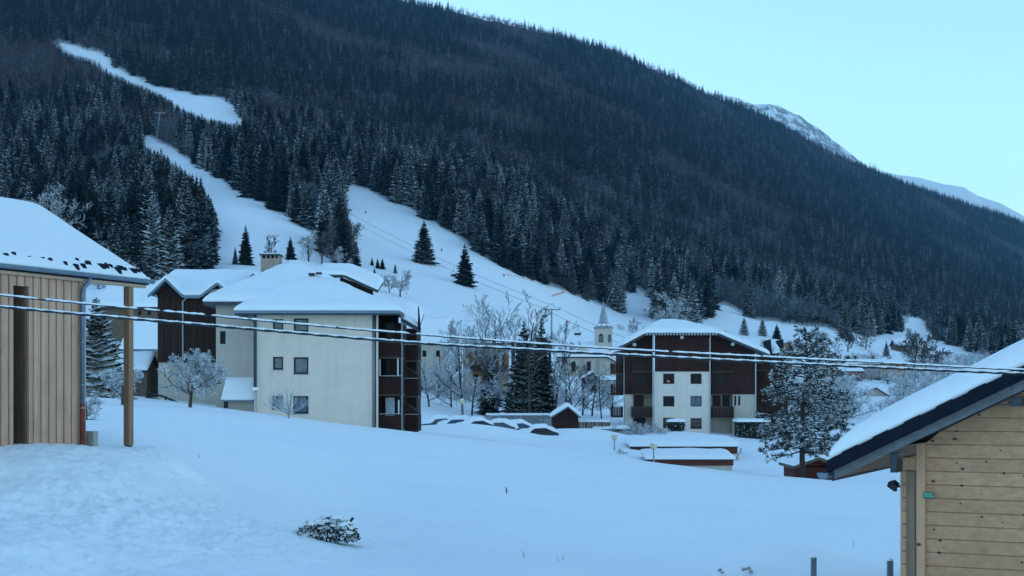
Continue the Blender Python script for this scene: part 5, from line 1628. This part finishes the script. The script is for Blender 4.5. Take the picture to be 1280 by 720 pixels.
def chair(px, py, Y, label, hp=18):
    c = P(px, py, Y); s = hp*Y/F/4.2
    r = thing('lift_chair', label, 'chairlift chair', c, 'chairs hanging on the chairlift')
    o = lambda x, y, z: c+Vector((x*s, y*s, z*s))
    obj('hanger', MB().tube([o(0,0,2.2), o(.15,0,1.2), o(0,0,.2)], [.07*s]*3, 6), 'dark_metal', r)
    m = MB(); m.box(-1, 1, -.3, .3, -1.25, -1.1); m.box(-1, 1, .25, .4, -1.25, -.45)
    obj('seat', MB().add([o(*p) for p in m.v], m.f), 'charcoal', r)
    m = MB(); m.tube([o(-1,0,-1.2), o(-1,0,0), o(-.6,0,.25), o(.6,0,.25), o(1,0,0), o(1,0,-1.2)], [.06*s]*6, 6); m.tube([o(-.9,-.6,-.75), o(.9,-.6,-.75)], [.05*s]*2, 6); m.tube([o(-.5,-.6,-1.6), o(.5,-.6,-1.6)], [.05*s]*2, 6)
    m.tube([o(-.45,-.6,-.75), o(-.45,-.6,-1.6)], [.04*s]*2, 6); m.tube([o(.45,-.6,-.75), o(.45,-.6,-1.6)], [.04*s]*2, 6)
    obj('frame', m, 'grey_metal', r)
chair(722, 414, 418, 'empty chair on the cable between the large pylon and the church spire', 17)
chair(567, 341, 520, 'chair on the cable beside the lone spruce on the wide run', 15)
chair(681, 392, 432, 'chair hanging just left of the large pylon head', 14)
chair(256, 192, 800, 'small far chair by the second pylon above the narrow run', 9)

# snow lance, piste markers, nets
ln = thing('snow_lance', 'thin slanting snow making lance above the church spire', 'snow lance', P(757, 382, 560))
obj('pole', MB().tube([P(757, 384, 560), P(761, 372, 560), P(766.5, 360, 560)], [.13, .10, .07], 6), 'grey_metal', ln)
obj('nozzle', MB().tube([P(766.5, 360, 560), P(767.3, 358, 560)], [.25, .2], 6), 'dark_metal', ln)
for (px, py, lab) in [(552, 313, 'orange piste marker between the two lone spruces'), (709, 403, 'red piste marker right of the large pylon'), (806, 388, 'red piste marker in the small clearing above the chalet block'),
                      (630, 345, 'orange piste marker on the upper edge of the wide run'), (457, 266, 'small dark piste marker high on the wide run'), (664, 396, 'red marker in front of the tall bare trees')]:
    g = gpt(px, py+2, 200)
    r = thing('piste_marker', lab, 'piste marker', g, 'piste markers on the ski run')
    s = g.y/F
    obj('pole', MB().tube([g-Vector((0,0,.3)), g+Vector((0,0,4*s))], [.12, .1], 5), 'red_paint', r)
    obj('disc', MB().tube([g+Vector((0,-.05,2.6*s)), g+Vector((0,.05,2.6*s))], [1.25*s, 1.25*s], 10), 'red_paint', r)
nt_ = thing('safety_net', 'faded orange safety net on the run above the large pylon', 'net', gpt(698, 369, 250))
a_, b_1 = gpt(690, 371, 250), gpt(706, 366, 250)
for k in range(8):
    p, q = a_.lerp(b_1, k/8), a_.lerp(b_1, (k+.8)/8)
    obj('net_panel', MB().add([p, q, q+Vector((0,0,.6)), p+Vector((0,0,.6))], [(0,1,2,3)]), 'orange_net', nt_)
n2 = thing('safety_net', 'orange safety net along the top edge of the wide run', 'net', gpt(645, 347, 250))
a_, b_1 = gpt(634, 344, 250), gpt(668, 353, 250)
for k in range(10):
    p, q = a_.lerp(b_1, k/10), a_.lerp(b_1, (k+.7)/10)
    obj('net_panel', MB().add([p, q, q+Vector((0,0,.5)), p+Vector((0,0,.5))], [(0,1,2,3)]), 'orange_net', n2)

# ------------------------------------------------------------------ foreground bits
def field_post(px, pt, Y, label, w=.035):
    t = P(px, pt, Y); zg = gz(t.x, Y)
    r = thing('fence_post', label, 'fence post', (t.x, Y, zg), 'fence posts in front of the log cabin')
    obj('post', MB().box(t.x-w, t.x+w, Y-w, Y+w, zg-.4, t.z), 'steel_blue', r)
    obj('snow_cap', MB().tube([(t.x, Y, t.z+.003), (t.x, Y, t.z+.02), (t.x, Y, t.z+.035)], [w*1.15, w, w*.3], 8), 'snow', r, smooth=True)
field_post(1017, 697, 19.5, 'thin grey fence post standing in the snow, left of the other one')
field_post(1112.5, 701, 18.5, 'thin grey fence post standing in the snow right beside the log cabin wall')
st = gpt(633, 617)
tagp(obj('stick', MB().tube([st-Vector((0,0,.1)), st+Vector((.01,0,.10)), st+Vector((-.02,0,.17))], [.022,.02,.014], 6), 'charcoal', loc=tuple(st)), 'short dark stick poking out of the open snow field', 'stick')
# snow capped bush
def fallen_bush():
    g = gpt(407, 675); Y = g.y; s = Y/F
    r = thing('buried_bush', 'dark evergreen bush flattened under snow in the middle of the field', 'bush', g)
    rr = random.Random(4); m = MB(); tw = MB(); sc_ = MB()
    W_ = 38*s
    def top(x): # outline of the bush, in pixels above the ground
        t = x/W_
        return (31*(1-abs(t)**3.2)*(.8+.2*t) + 3)*s
    for k in range(5200):
        x = rr.uniform(-W_, W_); t = x/W_
        tp = top(x)
        y = rr.uniform(-.25, .35)
        z = tp*rr.random()**.75*(1-abs(y)*.5)
        if z > tp*.8 and rr.random() < .6: continue
        L = rr.uniform(.03, .085)
        d = Vector((x*.8+rr.gauss(0,.3), y-.15+rr.gauss(0,.3), rr.gauss(-.35,.35))).normalized()
        p = g + Vector((x, y, z))
        sd = d.cross(Vector((rr.gauss(0,1), rr.gauss(0,1), rr.gauss(0,1)))).normalized()*L*.28
        m.add([p, p+d*L*.5+sd, p+d*L, p+d*L*.5-sd], [(0,1,2,3)])
    obj('leaves', m, 'pine_needles', r)
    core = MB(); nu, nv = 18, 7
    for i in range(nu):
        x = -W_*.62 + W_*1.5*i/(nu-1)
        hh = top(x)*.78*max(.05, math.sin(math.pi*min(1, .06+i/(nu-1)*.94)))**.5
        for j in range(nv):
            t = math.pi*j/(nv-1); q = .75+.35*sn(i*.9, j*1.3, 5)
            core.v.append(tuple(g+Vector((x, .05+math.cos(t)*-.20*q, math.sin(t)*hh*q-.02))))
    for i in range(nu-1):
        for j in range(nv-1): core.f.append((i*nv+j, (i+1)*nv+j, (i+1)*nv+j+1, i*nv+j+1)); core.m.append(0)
    obj('dark_hollow', core, 'charcoal', r)  # added dark core, stands for the shade inside the bush
    for k in range(34):
        x = rr.uniform(-W_*.95, W_*.95); y = rr.uniform(-.25, .3)
        a = g + Vector((x*.5, y*.4, 0)); b = g + Vector((x*1.05, y, top(x)*.98)); tw.tube([a, a.lerp(b, .5)+Vector((0,0,.04)), b], [.012, .01, .005], 4)
    e = g + Vector((W_*.92, -.05, 28*s)); tw.tube([g+Vector((W_*.5,0,.1)), g+Vector((W_*.8,-.02,22*s)), e], [.02,.02,.028], 6)
    obj('branches', tw, 'bark', r)
    # snow clumps lying on the boughs
    for k in range(130):
        x = rr.uniform(-W_*.95, W_*.85); y = rr.uniform(-.22, .3); z = top(x)*(1.0-.9*max(0, -y)*2*rr.random())*rr.uniform(.72, 1.0)
        if x < -W_*.55: z *= rr.uniform(.3, 1)
        c = g+Vector((x, y, z)); a = rr.uniform(.03, .10); b = a*rr.uniform(.35, .6); yaw = rr.uniform(0, 3.1)
        q = MB(); nn = 7
        q.v.append((0, 0, b))
        for ring, (rad, zz) in enumerate(((.55, .75), (1, 0), (.7, -.35))):
            for i in range(nn):
                t = 6.283*i/nn; rr_ = a*rad*(1+.25*math.sin(t*2+k)); q.v.append((rr_*math.cos(t)*1.5, rr_*math.sin(t), b*zz))
        for i in range(nn):
            j = (i+1) % nn; q.f.append((0, 1+i, 1+j)); q.m.append(0)
            for ring in (0, 1): q.f.append((1+ring*nn+i, 1+(ring+1)*nn+i, 1+(ring+1)*nn+j, 1+ring*nn+j)); q.m.append(0)
        cs, sn_ = math.cos(yaw), math.sin(yaw)
        sc_.add([(c.x+p[0]*cs-p[1]*sn_, c.y+p[0]*sn_+p[1]*cs, c.z+p[2]) for p in q.v], q.f)
    o = obj('snow_clumps', sc_, 'snow', r, smooth=True)
fallen_bush()
# heap with a few stones at the lower edge
g = gpt(922, 716, 15)
hp_r = thing('stone_heap', 'snow capped stones at the bottom edge near the fence posts', 'stones', g)
rr = random.Random(2)
for (px, py, w__) in [(900, 713, 5), (903, 716, 4), (930, 712, 6), (936, 711, 6), (939, 715, 5)]:
    c = P(px, py, g.y-.1); r_ = w__*g.y/F*.5
    m = MB(); m.tube([c+Vector((-r_,0,-.01)), c+Vector((-r_*.4,.01,.0)), c+Vector((r_*.5,0,.01)), c+Vector((r_,0,0))], [r_*.3, r_*.8, r_*.7, r_*.2], 7)
    obj('stone', m, 'stone_wall', hp_r)
# dry grass stems
gs = MB(); rr = random.Random(6)
for (px, py, n, hh_) in [(652, 697, 2, .14), (700, 702, 2, .12), (1063, 684, 1, .2), (246, 572, 4, .05)]:
    for k in range(n):
        p = gpt(px+rr.uniform(-6, 6), py+rr.uniform(-2, 2)); L = hh_*rr.uniform(.5, 1.1)
        q = p+Vector((rr.uniform(-.05, .05), rr.uniform(-.03, .03), L)); gs.tube([p-Vector((0,0,.03)), p.lerp(q, .5)+Vector((.008,0,0)), q], [.0035, .003, .0015], 3)
tagp(obj('dry_grass', gs, 'twigs'), 'few dry stems poking through the snow field', kind='stuff')

# ------------------------------------------------------------------ snow covered overhead cables
def overhead(label, pts, r, seed, snow_h, gap=0.0):
    x = [p[0] for p in pts]; y = [p[1] for p in pts]
    Y0, Y1_ = 11.5, 12.7
    def pos(px):
        py = float(np.interp(px, x, y))
        # smooth sag between the measured points
        py = sum(float(np.interp(px+d, x, y)) for d in (-70, -35, 0, 35, 70))/5
        Yk = Y0 + (Y1_-Y0)*(px+200)/1700
        return P(px, py, Yk)
    r0 = thing('overhead_cable', label, 'cable', pos(-160), 'twin overhead cables in the foreground')
    pxs = [-160 + i*4 for i in range(401)]
    base = [pos(p) for p in pxs]
    for s_ in (0, math.pi):
        obj('strand', MB().tube([b+Vector((0, math.cos(i*.55+s_)*r*.7, math.sin(i*.55+s_)*r*.7)) for i, b in enumerate(base)], [r]*len(base), 6), 'cable_black', r0, smooth=True)
    rr = random.Random(seed)
    # snow ridge broken into lengths
    i = 0
    while i < 398:
        L = rr.randint(5, 30) if snow_h[1] else rr.randint(30, 90)
        j = min(400, i+L)
        seg = base[i:j+1]
        if len(seg) > 2:
            m = MB(); n = len(seg)
            fine = []; rad = []
            for k in range((n-1)*3+1):
                t = k/3; a = seg[int(t)]; b = seg[min(int(t)+1, n-1)]; p = a.lerp(b, t-int(t))
                e = min(1, min(k, (n-1)*3-k)/3)
                hh = snow_h[0]*(.45+.55*math.sqrt(e))*(1+.5*sn((i*3+k)*.16, seed)+.35*sn((i*3+k)*.6, seed))
                fine.append(p+Vector((0, 0, r*.7+hh*.55))); rad.append(max(.003, hh))
            m.tube(fine, rad, 6)
            obj('snow_ridge', m, 'snow', r0, smooth=True)
        i = j + (rr.choice([0, 0, 1, 1, 2]) if snow_h[1] else 0)
overhead('upper of the two snow crusted overhead cables crossing the view', [(-200,346),(0,369.5),(167,386),(320,400),(400,408.5),(510,417),(640,428),(800,438.5),(1020,449.5),(1160,457),(1280,463),(1500,471)], .0046, 3, (.0085, 1))
overhead('lower and darker of the two overhead cables crossing the view', [(-200,361),(0,384),(167,399),(320,412),(400,419),(520,429.5),(640,436),(800,445),(1020,456),(1160,462.5),(1280,467.5),(1500,476)], .0075, 5, (.0085, 0))

# ------------------------------------------------------------------ individual trees
lone = [(530, 329, 54, 0, 'lone dark spruce on the wide ski run, the upper left of the two', 1.35), (581, 357, 52, 2, 'lone dark spruce on the wide ski run, the lower right of the two', 1.15),
        (307, 331, 50, 0, 'dark spruce standing alone behind the chimney roof, left of the chimney', 1.0), (363, 326, 30, 2, 'short spruce just right of the chimney behind the roof', 1.1),
        (294, 331, 22, 3, 'small frosted spruce beside the taller one left of the chimney', 1.1),
        (465, 332, 10, 0, 'tiny spruce on the snow above the cream house roof, left of four', 1.2), (472, 336, 13, 0, 'tiny spruce on the snow above the cream house roof, second of four', 1.2),
        (478, 337, 14, 2, 'tiny spruce on the snow above the cream house roof, third of four', 1.2), (494, 342, 12, 0, 'tiny spruce on the snow above the cream house roof, rightmost of four', 1.1), (468, 345, 10, 0, 'tiny spruce lowest on the snow above the cream house roof', 1.1),
        (930, 419, 24, 1, 'stubby frosted spruce on the meadow above the chalet block, left of three', 1.5), (953, 420, 24, 1, 'stubby frosted spruce on the meadow above the chalet block, middle of three', 1.5), (971, 424, 19, 2, 'stubby dark spruce on the meadow above the chalet block, right of three', 1.5),
        (1056, 424, 42, 0, 'dark spruce at the forest foot above the long yellowish building', 1.25), (1108, 446, 20, 3, 'frosted spruce left of the upper hillside chalet', 1.5)]
for (px, py, h_, v, lab, fat) in lone: place_tree(SP[v], px, py, h_, lab, fat=fat, ymin=150)
place_tree(SP[1], 612, 505, 80, 'young frosted spruce in the thicket left of the tall dark spruce', Yf=185, fat=1.2)
# denser spruces of the village
DN = []
for i, (R, lv, sd) in enumerate([(4.6, 34, 701), (5.6, 34, 702)]):
    t, c = spruce_mb(20, R, lv+8, sd, segs=3, nb=(11, 15), droop=.40, jit=1.1)
    DN.append((mesh('spruce_trunk', t, 'bark'), mesh('spruce_crown', c, 'needles')))
MATS['needles_near'] = None
mat_snowy('needles_near', (0.008, 0.015, 0.013), (0.022, 0.035, 0.027), thr=.86, soft=.25, nscale=2.6, rand=0, namp=.9)
for t, c in DN: c.materials.clear(); c.materials.append(MATS['needles_near'])
place_tree(DN[0], 655, 514, 128, 'tall dark spruce rising from the thicket left of the church', Yf=178, fat=1.15)
place_tree(DN[0], 677, 514, 124, 'slim dark spruce right behind the tall one left of the church', Yf=192, fat=.85, rz=2)
FR = DN[1][1].copy(); FR.materials.clear(); FR.materials.append(MATS['spruce_snowy'])
place_tree((DN[1][0], FR), 120, 472, 124, 'dark snow dusted spruce between the wooden barn and its post', Yf=88, fat=1.45)

# ----- bare and frosted trees
def bare_tree(label, px, pyb, hpx, seed, mats=('bark_grey', 'frost_twigs'), name='bare_tree', group=None, Yf=None, ymin=60, **kw):
    if Yf: loc = Vector((PX(px, Yf), Yf, PZ(pyb, Yf)))
    else: loc = gpt(px, pyb, ymin)
    Hh = hpx*loc.y/F
    b, f = bare_mb(Hh, seed, **kw)
    zt_ = max(v[2] for v in f.v) if f.v else Hh
    s = Hh/zt_
    r = thing(name, label, 'tree', loc, group)
    o1 = bpy.data.objects.new('trunk', mesh('trunk', b, mats[0])); COL.objects.link(o1); o1.parent = r
    o2 = bpy.data.objects.new('twigs', mesh('twigs', f, mats[1])); COL.objects.link(o2); o2.parent = r
    r.scale = (s, s, s)
    return r
bare_tree('frosted fruit tree with round crown in front of the dark timber house', 236, 521, 86, 11, name='fruit_tree', Yf=72, spread=.78, levels=4, twigs=6, tw=.012, dens=8, bare=.42, r0=.075, up=.45, curl=.30)
bare_tree('frosted fruit tree behind the barn post', 153, 522, 74, 12, name='fruit_tree', Yf=62, spread=.8, levels=4, twigs=6, tw=.011, dens=6, bare=.4, r0=.06, up=.4, curl=.28)
def shoot_shrub(label, px, pyb, Yk, wpx, hpx, seed):
    rr = random.Random(seed); k_ = Yk/F; base = Vector((PX(px, Yk), Yk, PZ(pyb, Yk)))
    r = thing('fruit_tree', label, 'tree', base); lb, sh = MB(), MB()
    lb.tube([base-Vector((0,0,.4)), base+Vector((0,0,8*k_))], [.07, .06], 7)
    for q in range(16):
        ang = rr.uniform(-1, 1); dep = rr.uniform(-.6, .6)
        st = base+Vector((0, 0, rr.uniform(2, 9)*k_))
        pts = [st + Vector((ang*wpx*k_*t, dep*wpx*k_*t, (hpx*.55)*k_*(t**1.3)*(1.1-abs(ang)*.7))) for t in (0, .3, .6, .85, 1)]
        lb.tube(pts, [.035, .03, .024, .018, .012], 4, cap=False)
        for e in range(9):
            t = rr.uniform(.2, 1)*3.99; a = pts[int(t)].lerp(pts[int(t)+1], t-int(t)); L = rr.uniform(.2, .75)*hpx*k_*.6
            d = Vector((ang*.35+rr.gauss(0,.25), rr.gauss(0,.25), 1)).normalized()
            sh.tube([a, a+d*L*.5+Vector((rr.gauss(0,.03),0,0)), a+d*L], [.014, .011, .006], 3, cap=False)
    obj('trunk', lb, 'frost_twigs', r); obj('twigs', sh, 'frost_twigs', r)
shoot_shrub('low spreading frosted shrub tree in front of the cream facade', 361, 521, 80, 30, 38, 13)
bare_tree('thin bare bush beside the corner of the wooden barn', 108, 527, 36, 14, name='bare_bush', Yf=42, spread=.9, levels=3, twigs=7, tw=.006, dens=8, bare=.02, r0=.02, up=.2, curl=.3)
row = [(548, 512, 96, 21, .6, 'f'), (578, 515, 118, 22, .5, 'f'), (600, 512, 140, 23, .5, 'f'), (622, 512, 152, 24, .45, 't'), (640, 512, 118, 25, .5, 'f'), (662, 510, 148, 26, .45, 't'), (694, 512, 112, 27, .5, 't'), (708, 518, 92, 28, .55, 't'),
       (728, 520, 62, 29, .6, 'f'), (752, 522, 74, 30, .55, 't'), (537, 515, 70, 31, .7, 'f'), (565, 516, 66, 32, .7, 'f'), (740, 520, 50, 33, .7, 'f'), (690, 518, 60, 34, .7, 'f'), (590, 517, 60, 35, .8, 'f'), (632, 518, 56, 36, .8, 'f'), (765, 522, 48, 37, .7, 'f'), (672, 518, 64, 38, .8, 'f'), (715, 520, 70, 39, .6, 'f')]
desc = ['wide frosted', 'slender frosted', 'tall frosted', 'very tall bare', 'frosted', 'tall thin bare', 'bare leaning', 'bare', 'low frosted', 'thin bare', 'bushy frosted', 'low bushy frosted', 'small frosted', 'small bushy frosted', 'broad low frosted', 'twiggy low frosted', 'little frosted', 'dense low frosted', 'open crowned frosted']
where = ['right beside the balconies of the cream apartment house', 'in front of the beige house', 'in front of the orange chalet, left part', 'in front of the orange chalet, tallest there', 'just left of the tall dark spruce', 'right behind the tall dark spruce', 'under the chairlift pylon', 'right of the chairlift pylon foot', 'left of the small brown hut', 'in front of the church tower', 'at the foot of the beige house', 'under the beige house near the lamp', 'in front of the church window', 'between the spruces and the fence', 'under the orange chalet', 'at the left foot of the tall dark spruce', 'left of the chalet block balconies', 'at the right foot of the tall dark spruce', 'left of the church wall']
for k, (px, pb, h_, sd, sp_, ty) in enumerate(row):
    bare_tree('%s tree %s' % (desc[k], where[k]), px, pb, h_, sd, mats=('bark_grey', 'frost_twigs' if ty == 'f' else 'twigs'), Yf=172+(sd*7) % 30, spread=sp_, levels=4 if h_ > 90 else 3, twigs=6, tw=.022 if ty == 'f' else .02, dens=6 if ty == 'f' else 5, bare=.15, curl=.22, r0=.13 if h_ > 80 else .08)
row2 = [(340, 332, 40, 51, .5, 'bare tree left of the small spruces behind the chimney roof'), (402, 330, 48, 52, .5, 'bare frosted tree left of the forest corner behind the roof'), (418, 332, 60, 53, .5, 'tall bare tree at the lower forest corner behind the roof'), (438, 334, 66, 54, .5, 'bare tree right at the forest corner behind the roof'),
        (386, 327, 36, 55, .6, 'low bare tree behind the roof right of the chimney'), (500, 371, 34, 56, .7, 'frosted bush tree right above the cream house balconies'), (487, 366, 24, 57, .8, 'small frosted bush left of the one above the balconies'), (426, 338, 30, 58, .7, 'frosted low tree in front of the forest corner'),
        (1082, 437, 28, 59, .8, 'round bare tree alone on the white meadow left of the upper chalet'), (1037, 440, 26, 60, .8, 'bare round tree behind the pine top'), (1152, 466, 52, 61, .6, 'bare brownish tree right of the upper hillside chalet'), (1140, 470, 60, 62, .6, 'bare brownish tree in front of the upper hillside chalet'),
        (1170, 470, 40, 63, .7, 'bare tree below the lower hillside chalet'), (1060, 440, 24, 64, .6, 'thin bare tree left of the round one on the meadow'), (795, 416, 20, 65, .8, 'frosted bush at the top edge of the run behind the chalet block'),
        (185, 345, 60, 66, .7, 'wide frosted tree in front of the spruces on the spur, right one'), (60, 350, 120, 67, .6, 'wide frosted tree standing above the wooden barn roof'), (130, 345, 70, 68, .7, 'wide frosted tree in front of the spruces on the spur, left one'), (160, 348, 50, 69, .8, 'low frosted tree above the end of the barn roof'),
        (832, 420, 56, 70, .7, 'frosted grey tree at the forest foot left of the chalet block roof'), (843, 420, 50, 71, .7, 'frosted grey tree just above the chalet block roof')]
for (px, pb, h_, sd, sp_, lab) in row2:
    bare_tree(lab, px, pb, h_, sd, mats=('bark', 'twigs' if sd in (51,52,53,54,59,60,61,62,63,64) else 'frost_twigs'), ymin=150, spread=sp_, levels=4, twigs=5, tw=.035 if pb < 400 else .05, dens=6, bare=.12, curl=.25)
# thicket in the dip between the pine and the log cabin and left of the block: one mass nobody could count
th = MB(); rr = random.Random(77)
BUSH = []
for i in range(4):
    b, f = bare_mb(6, 800+i, spread=.75, levels=3, twigs=6, tw=.03, dens=6, bare=.03, r0=.09)
    m = MB(); m.add(b.v, b.f, 0); m.add(f.v, f.f, 1); BUSH.append(mesh('bush', m, ['bark_grey', 'frost_twigs']))
def bush_field(name, label, specs):
    global TX, TY, TZ
    keep = (TX, TY, TZ)
    xs, ys, zs, hs = [], [], [], []
    for (p0, p1, Ya, Yb, n, h0, h1) in specs:
        for k in range(n):
            px = rr.uniform(p0, p1); Yk = rr.uniform(Ya, Yb); x = PX(px, Yk)
            xs.append(x); ys.append(Yk); zs.append(gz(x, Yk)); hs.append(rr.uniform(h0, h1))
    TX, TY, TZ = map(np.array, (xs, ys, zs))
    scatter(name, label, np.ones(len(xs), bool), BUSH, 6, np.array(hs), np.array([rr.randrange(4) for _ in xs]))
    TX, TY, TZ = keep
bush_field('thicket', 'frosted thicket of bare shrubs filling the valley floor behind the village', [(1020, 1062, 205, 330, 40, 5, 10), (1124, 1330, 205, 330, 110, 5, 10), (1062, 1124, 230, 280, 12, 2, 4), (1060, 1300, 380, 560, 120, 5, 11), (960, 1060, 200, 300, 40, 4, 8), (1130, 1240, 600, 800, 40, 5, 9), (525, 770, 200, 240, 90, 2.5, 6), (770, 1000, 480, 640, 30, 3, 7), (20, 185, 330, 420, 40, 6, 12)])
bush_field('border_shrubs', 'row of small frosted shrubs at the foot of the chalet block', [(765, 832, 150, 156, 26, 1.2, 2.8), (745, 790, 146, 152, 16, .9, 1.6), (1120, 1135, 60, 64, 3, .5, .8), (770, 782, 122, 124, 4, .8, 1.6)])

# ----- the snow laden pine
def pine():
    Yp = 73.0
    loc = Vector((PX(1003, Yp), Yp, PZ(600, Yp)))
    r = thing('snow_laden_pine', 'large dark pine laden with snow left of the log cabin roof', 'tree', loc)
    s = Yp/F; rr = random.Random(31)
    k = lambda x, y, z=0: loc + Vector(((x-1003)*s, z*s, (600-y)*s))
    tr = MB(); tr.tube([k(1003, 612), k(1003, 580), k(1002, 540), k(1004, 500), k(1008, 460), k(1010, 420)], [.16, .15, .12, .09, .06, .03], 9)
    nb = MB(); nd = MB(); snw = MB()
    def tuft(c, d, R):
        for q in range(22):
            dd = (d*.7 + Vector((rr.gauss(0,1), rr.gauss(0,1), rr.gauss(0,.8)))*.75).normalized()
            L = R*rr.uniform(.7, 1.2)
            sd = dd.cross(Vector((rr.gauss(0,1), rr.gauss(0,1), rr.gauss(0,1)))).normalized()*L*.13
            nd.add([c-sd, c+sd, c+dd*L+sd*.5, c+dd*L-sd*.5], [(0,1,2,3)])
        if rr.random() < .75:
            n_ = 6; a = R*rr.uniform(.32, .66); b = a*rr.uniform(.30, .45); cc = c+d*R*.35+Vector((0,0,R*.22))
            q = MB(); q.v.append((cc.x, cc.y, cc.z+b)); ph = rr.random()*3
            for i in range(n_):
                t = 6.283*i/n_; f = a*(1+.3*math.sin(2*t+ph)); q.v.append((cc.x+f*math.cos(t), cc.y+f*math.sin(t), cc.z-b*.25))
            for i in range(n_): q.f.append((0, 1+i, 1+(i+1) % n_)); q.m.append(0)
            snw.add(q.v, q.f)
    # limbs: (start row on the trunk, tip column, tip row)
    limbs = []
    for y, spread_ in [(425, 16), (436, 24), (448, 34), (458, 42), (470, 50), (482, 54), (493, 58), (504, 60), (516, 62), (527, 62), (538, 60), (548, 58), (556, 50), (562, 40)]:
        for sgn in (-1, 1):
            for j in range(2):
                limbs.append((y+rr.uniform(-4, 4), sgn*spread_*rr.uniform(.65, 1.08), rr.uniform(-14, 2) if y < 480 else rr.uniform(-8, 12), rr.uniform(-25, 25)))
        for j in range(3): limbs.append((y+rr.uniform(-4, 4), rr.uniform(-.5, .5)*spread_, rr.uniform(-12, 6), rr.choice((-1, 1))*rr.uniform(.5, 1)*spread_))
    for (y, dx, dy, dz) in limbs:
        x0_ = 1003 + (600-y)*.035
        a = k(x0_, y); b = k(x0_+dx, y+dy, dz); mid = a.lerp(b, .5)+Vector((0, 0, rr.uniform(-.02, .12)))
        nb.tube([a, mid, b], [.05, .032, .012], 5)
        L = (b-a).length; n_ = max(3, int(L/.24))
        for q in range(n_):
            t = .3+.7*(q+rr.random())/n_
            p = a.lerp(mid, t*2) if t < .5 else mid.lerp(b, min(1, t*2-1))
            for e in range(2):
                d = Vector((rr.gauss(0,1), rr.gauss(0,1), rr.gauss(.15,.5))).normalized()
                tip = p + d*rr.uniform(.12, .42)*(1.2-t*.5)
                nb.tube([p, tip], [.012, .008], 3, cap=False)
                tuft(tip, (d+Vector((0,0,.3))).normalized(), rr.uniform(.13, .21))
    for (xx, yy) in [(1009, 420), (1006, 412), (1026, 424), (1030, 418), (1000, 428)]:
        a = k(1009, yy+22); b = k(xx, yy); nb.tube([a, b], [.03, .012], 4)
        for q in range(6): tuft(a.lerp(b, .3+.7*q/5)+Vector((rr.gauss(0,.05), rr.gauss(0,.05), 0)), Vector((0,0,1)), .17)
    obj('trunk', tr, 'bark', r, smooth=True); obj('limbs', nb, 'bark', r)
    obj('needles', nd, 'pine_needles', r); obj('snow_clumps', snw, 'snow', r)
pine()

# ------------------------------------------------------------------ thin valley air
HAZE = True
if HAZE:
    m = bpy.data.materials.new('haze'); m.use_nodes = True; t = m.node_tree
    for n in list(t.nodes): t.nodes.remove(n)
    o = t.nodes.new('ShaderNodeOutputMaterial'); v = t.nodes.new('ShaderNodeVolumePrincipled')
    v.inputs['Color'].default_value = (.30, .64, 1.0, 1); v.inputs['Density'].default_value = 6e-5
    v.inputs['Anisotropy'].default_value = .2
    t.links.new(v.outputs[0], o.inputs['Volume']); MATS['haze'] = m
    hb_ = MB(); hb_.box(-12000, 12000, -11000, 13500, -80, 1900)
    ho = obj('haze', hb_, 'haze'); tagp(ho, 'thin blue valley haze', kind='stuff')
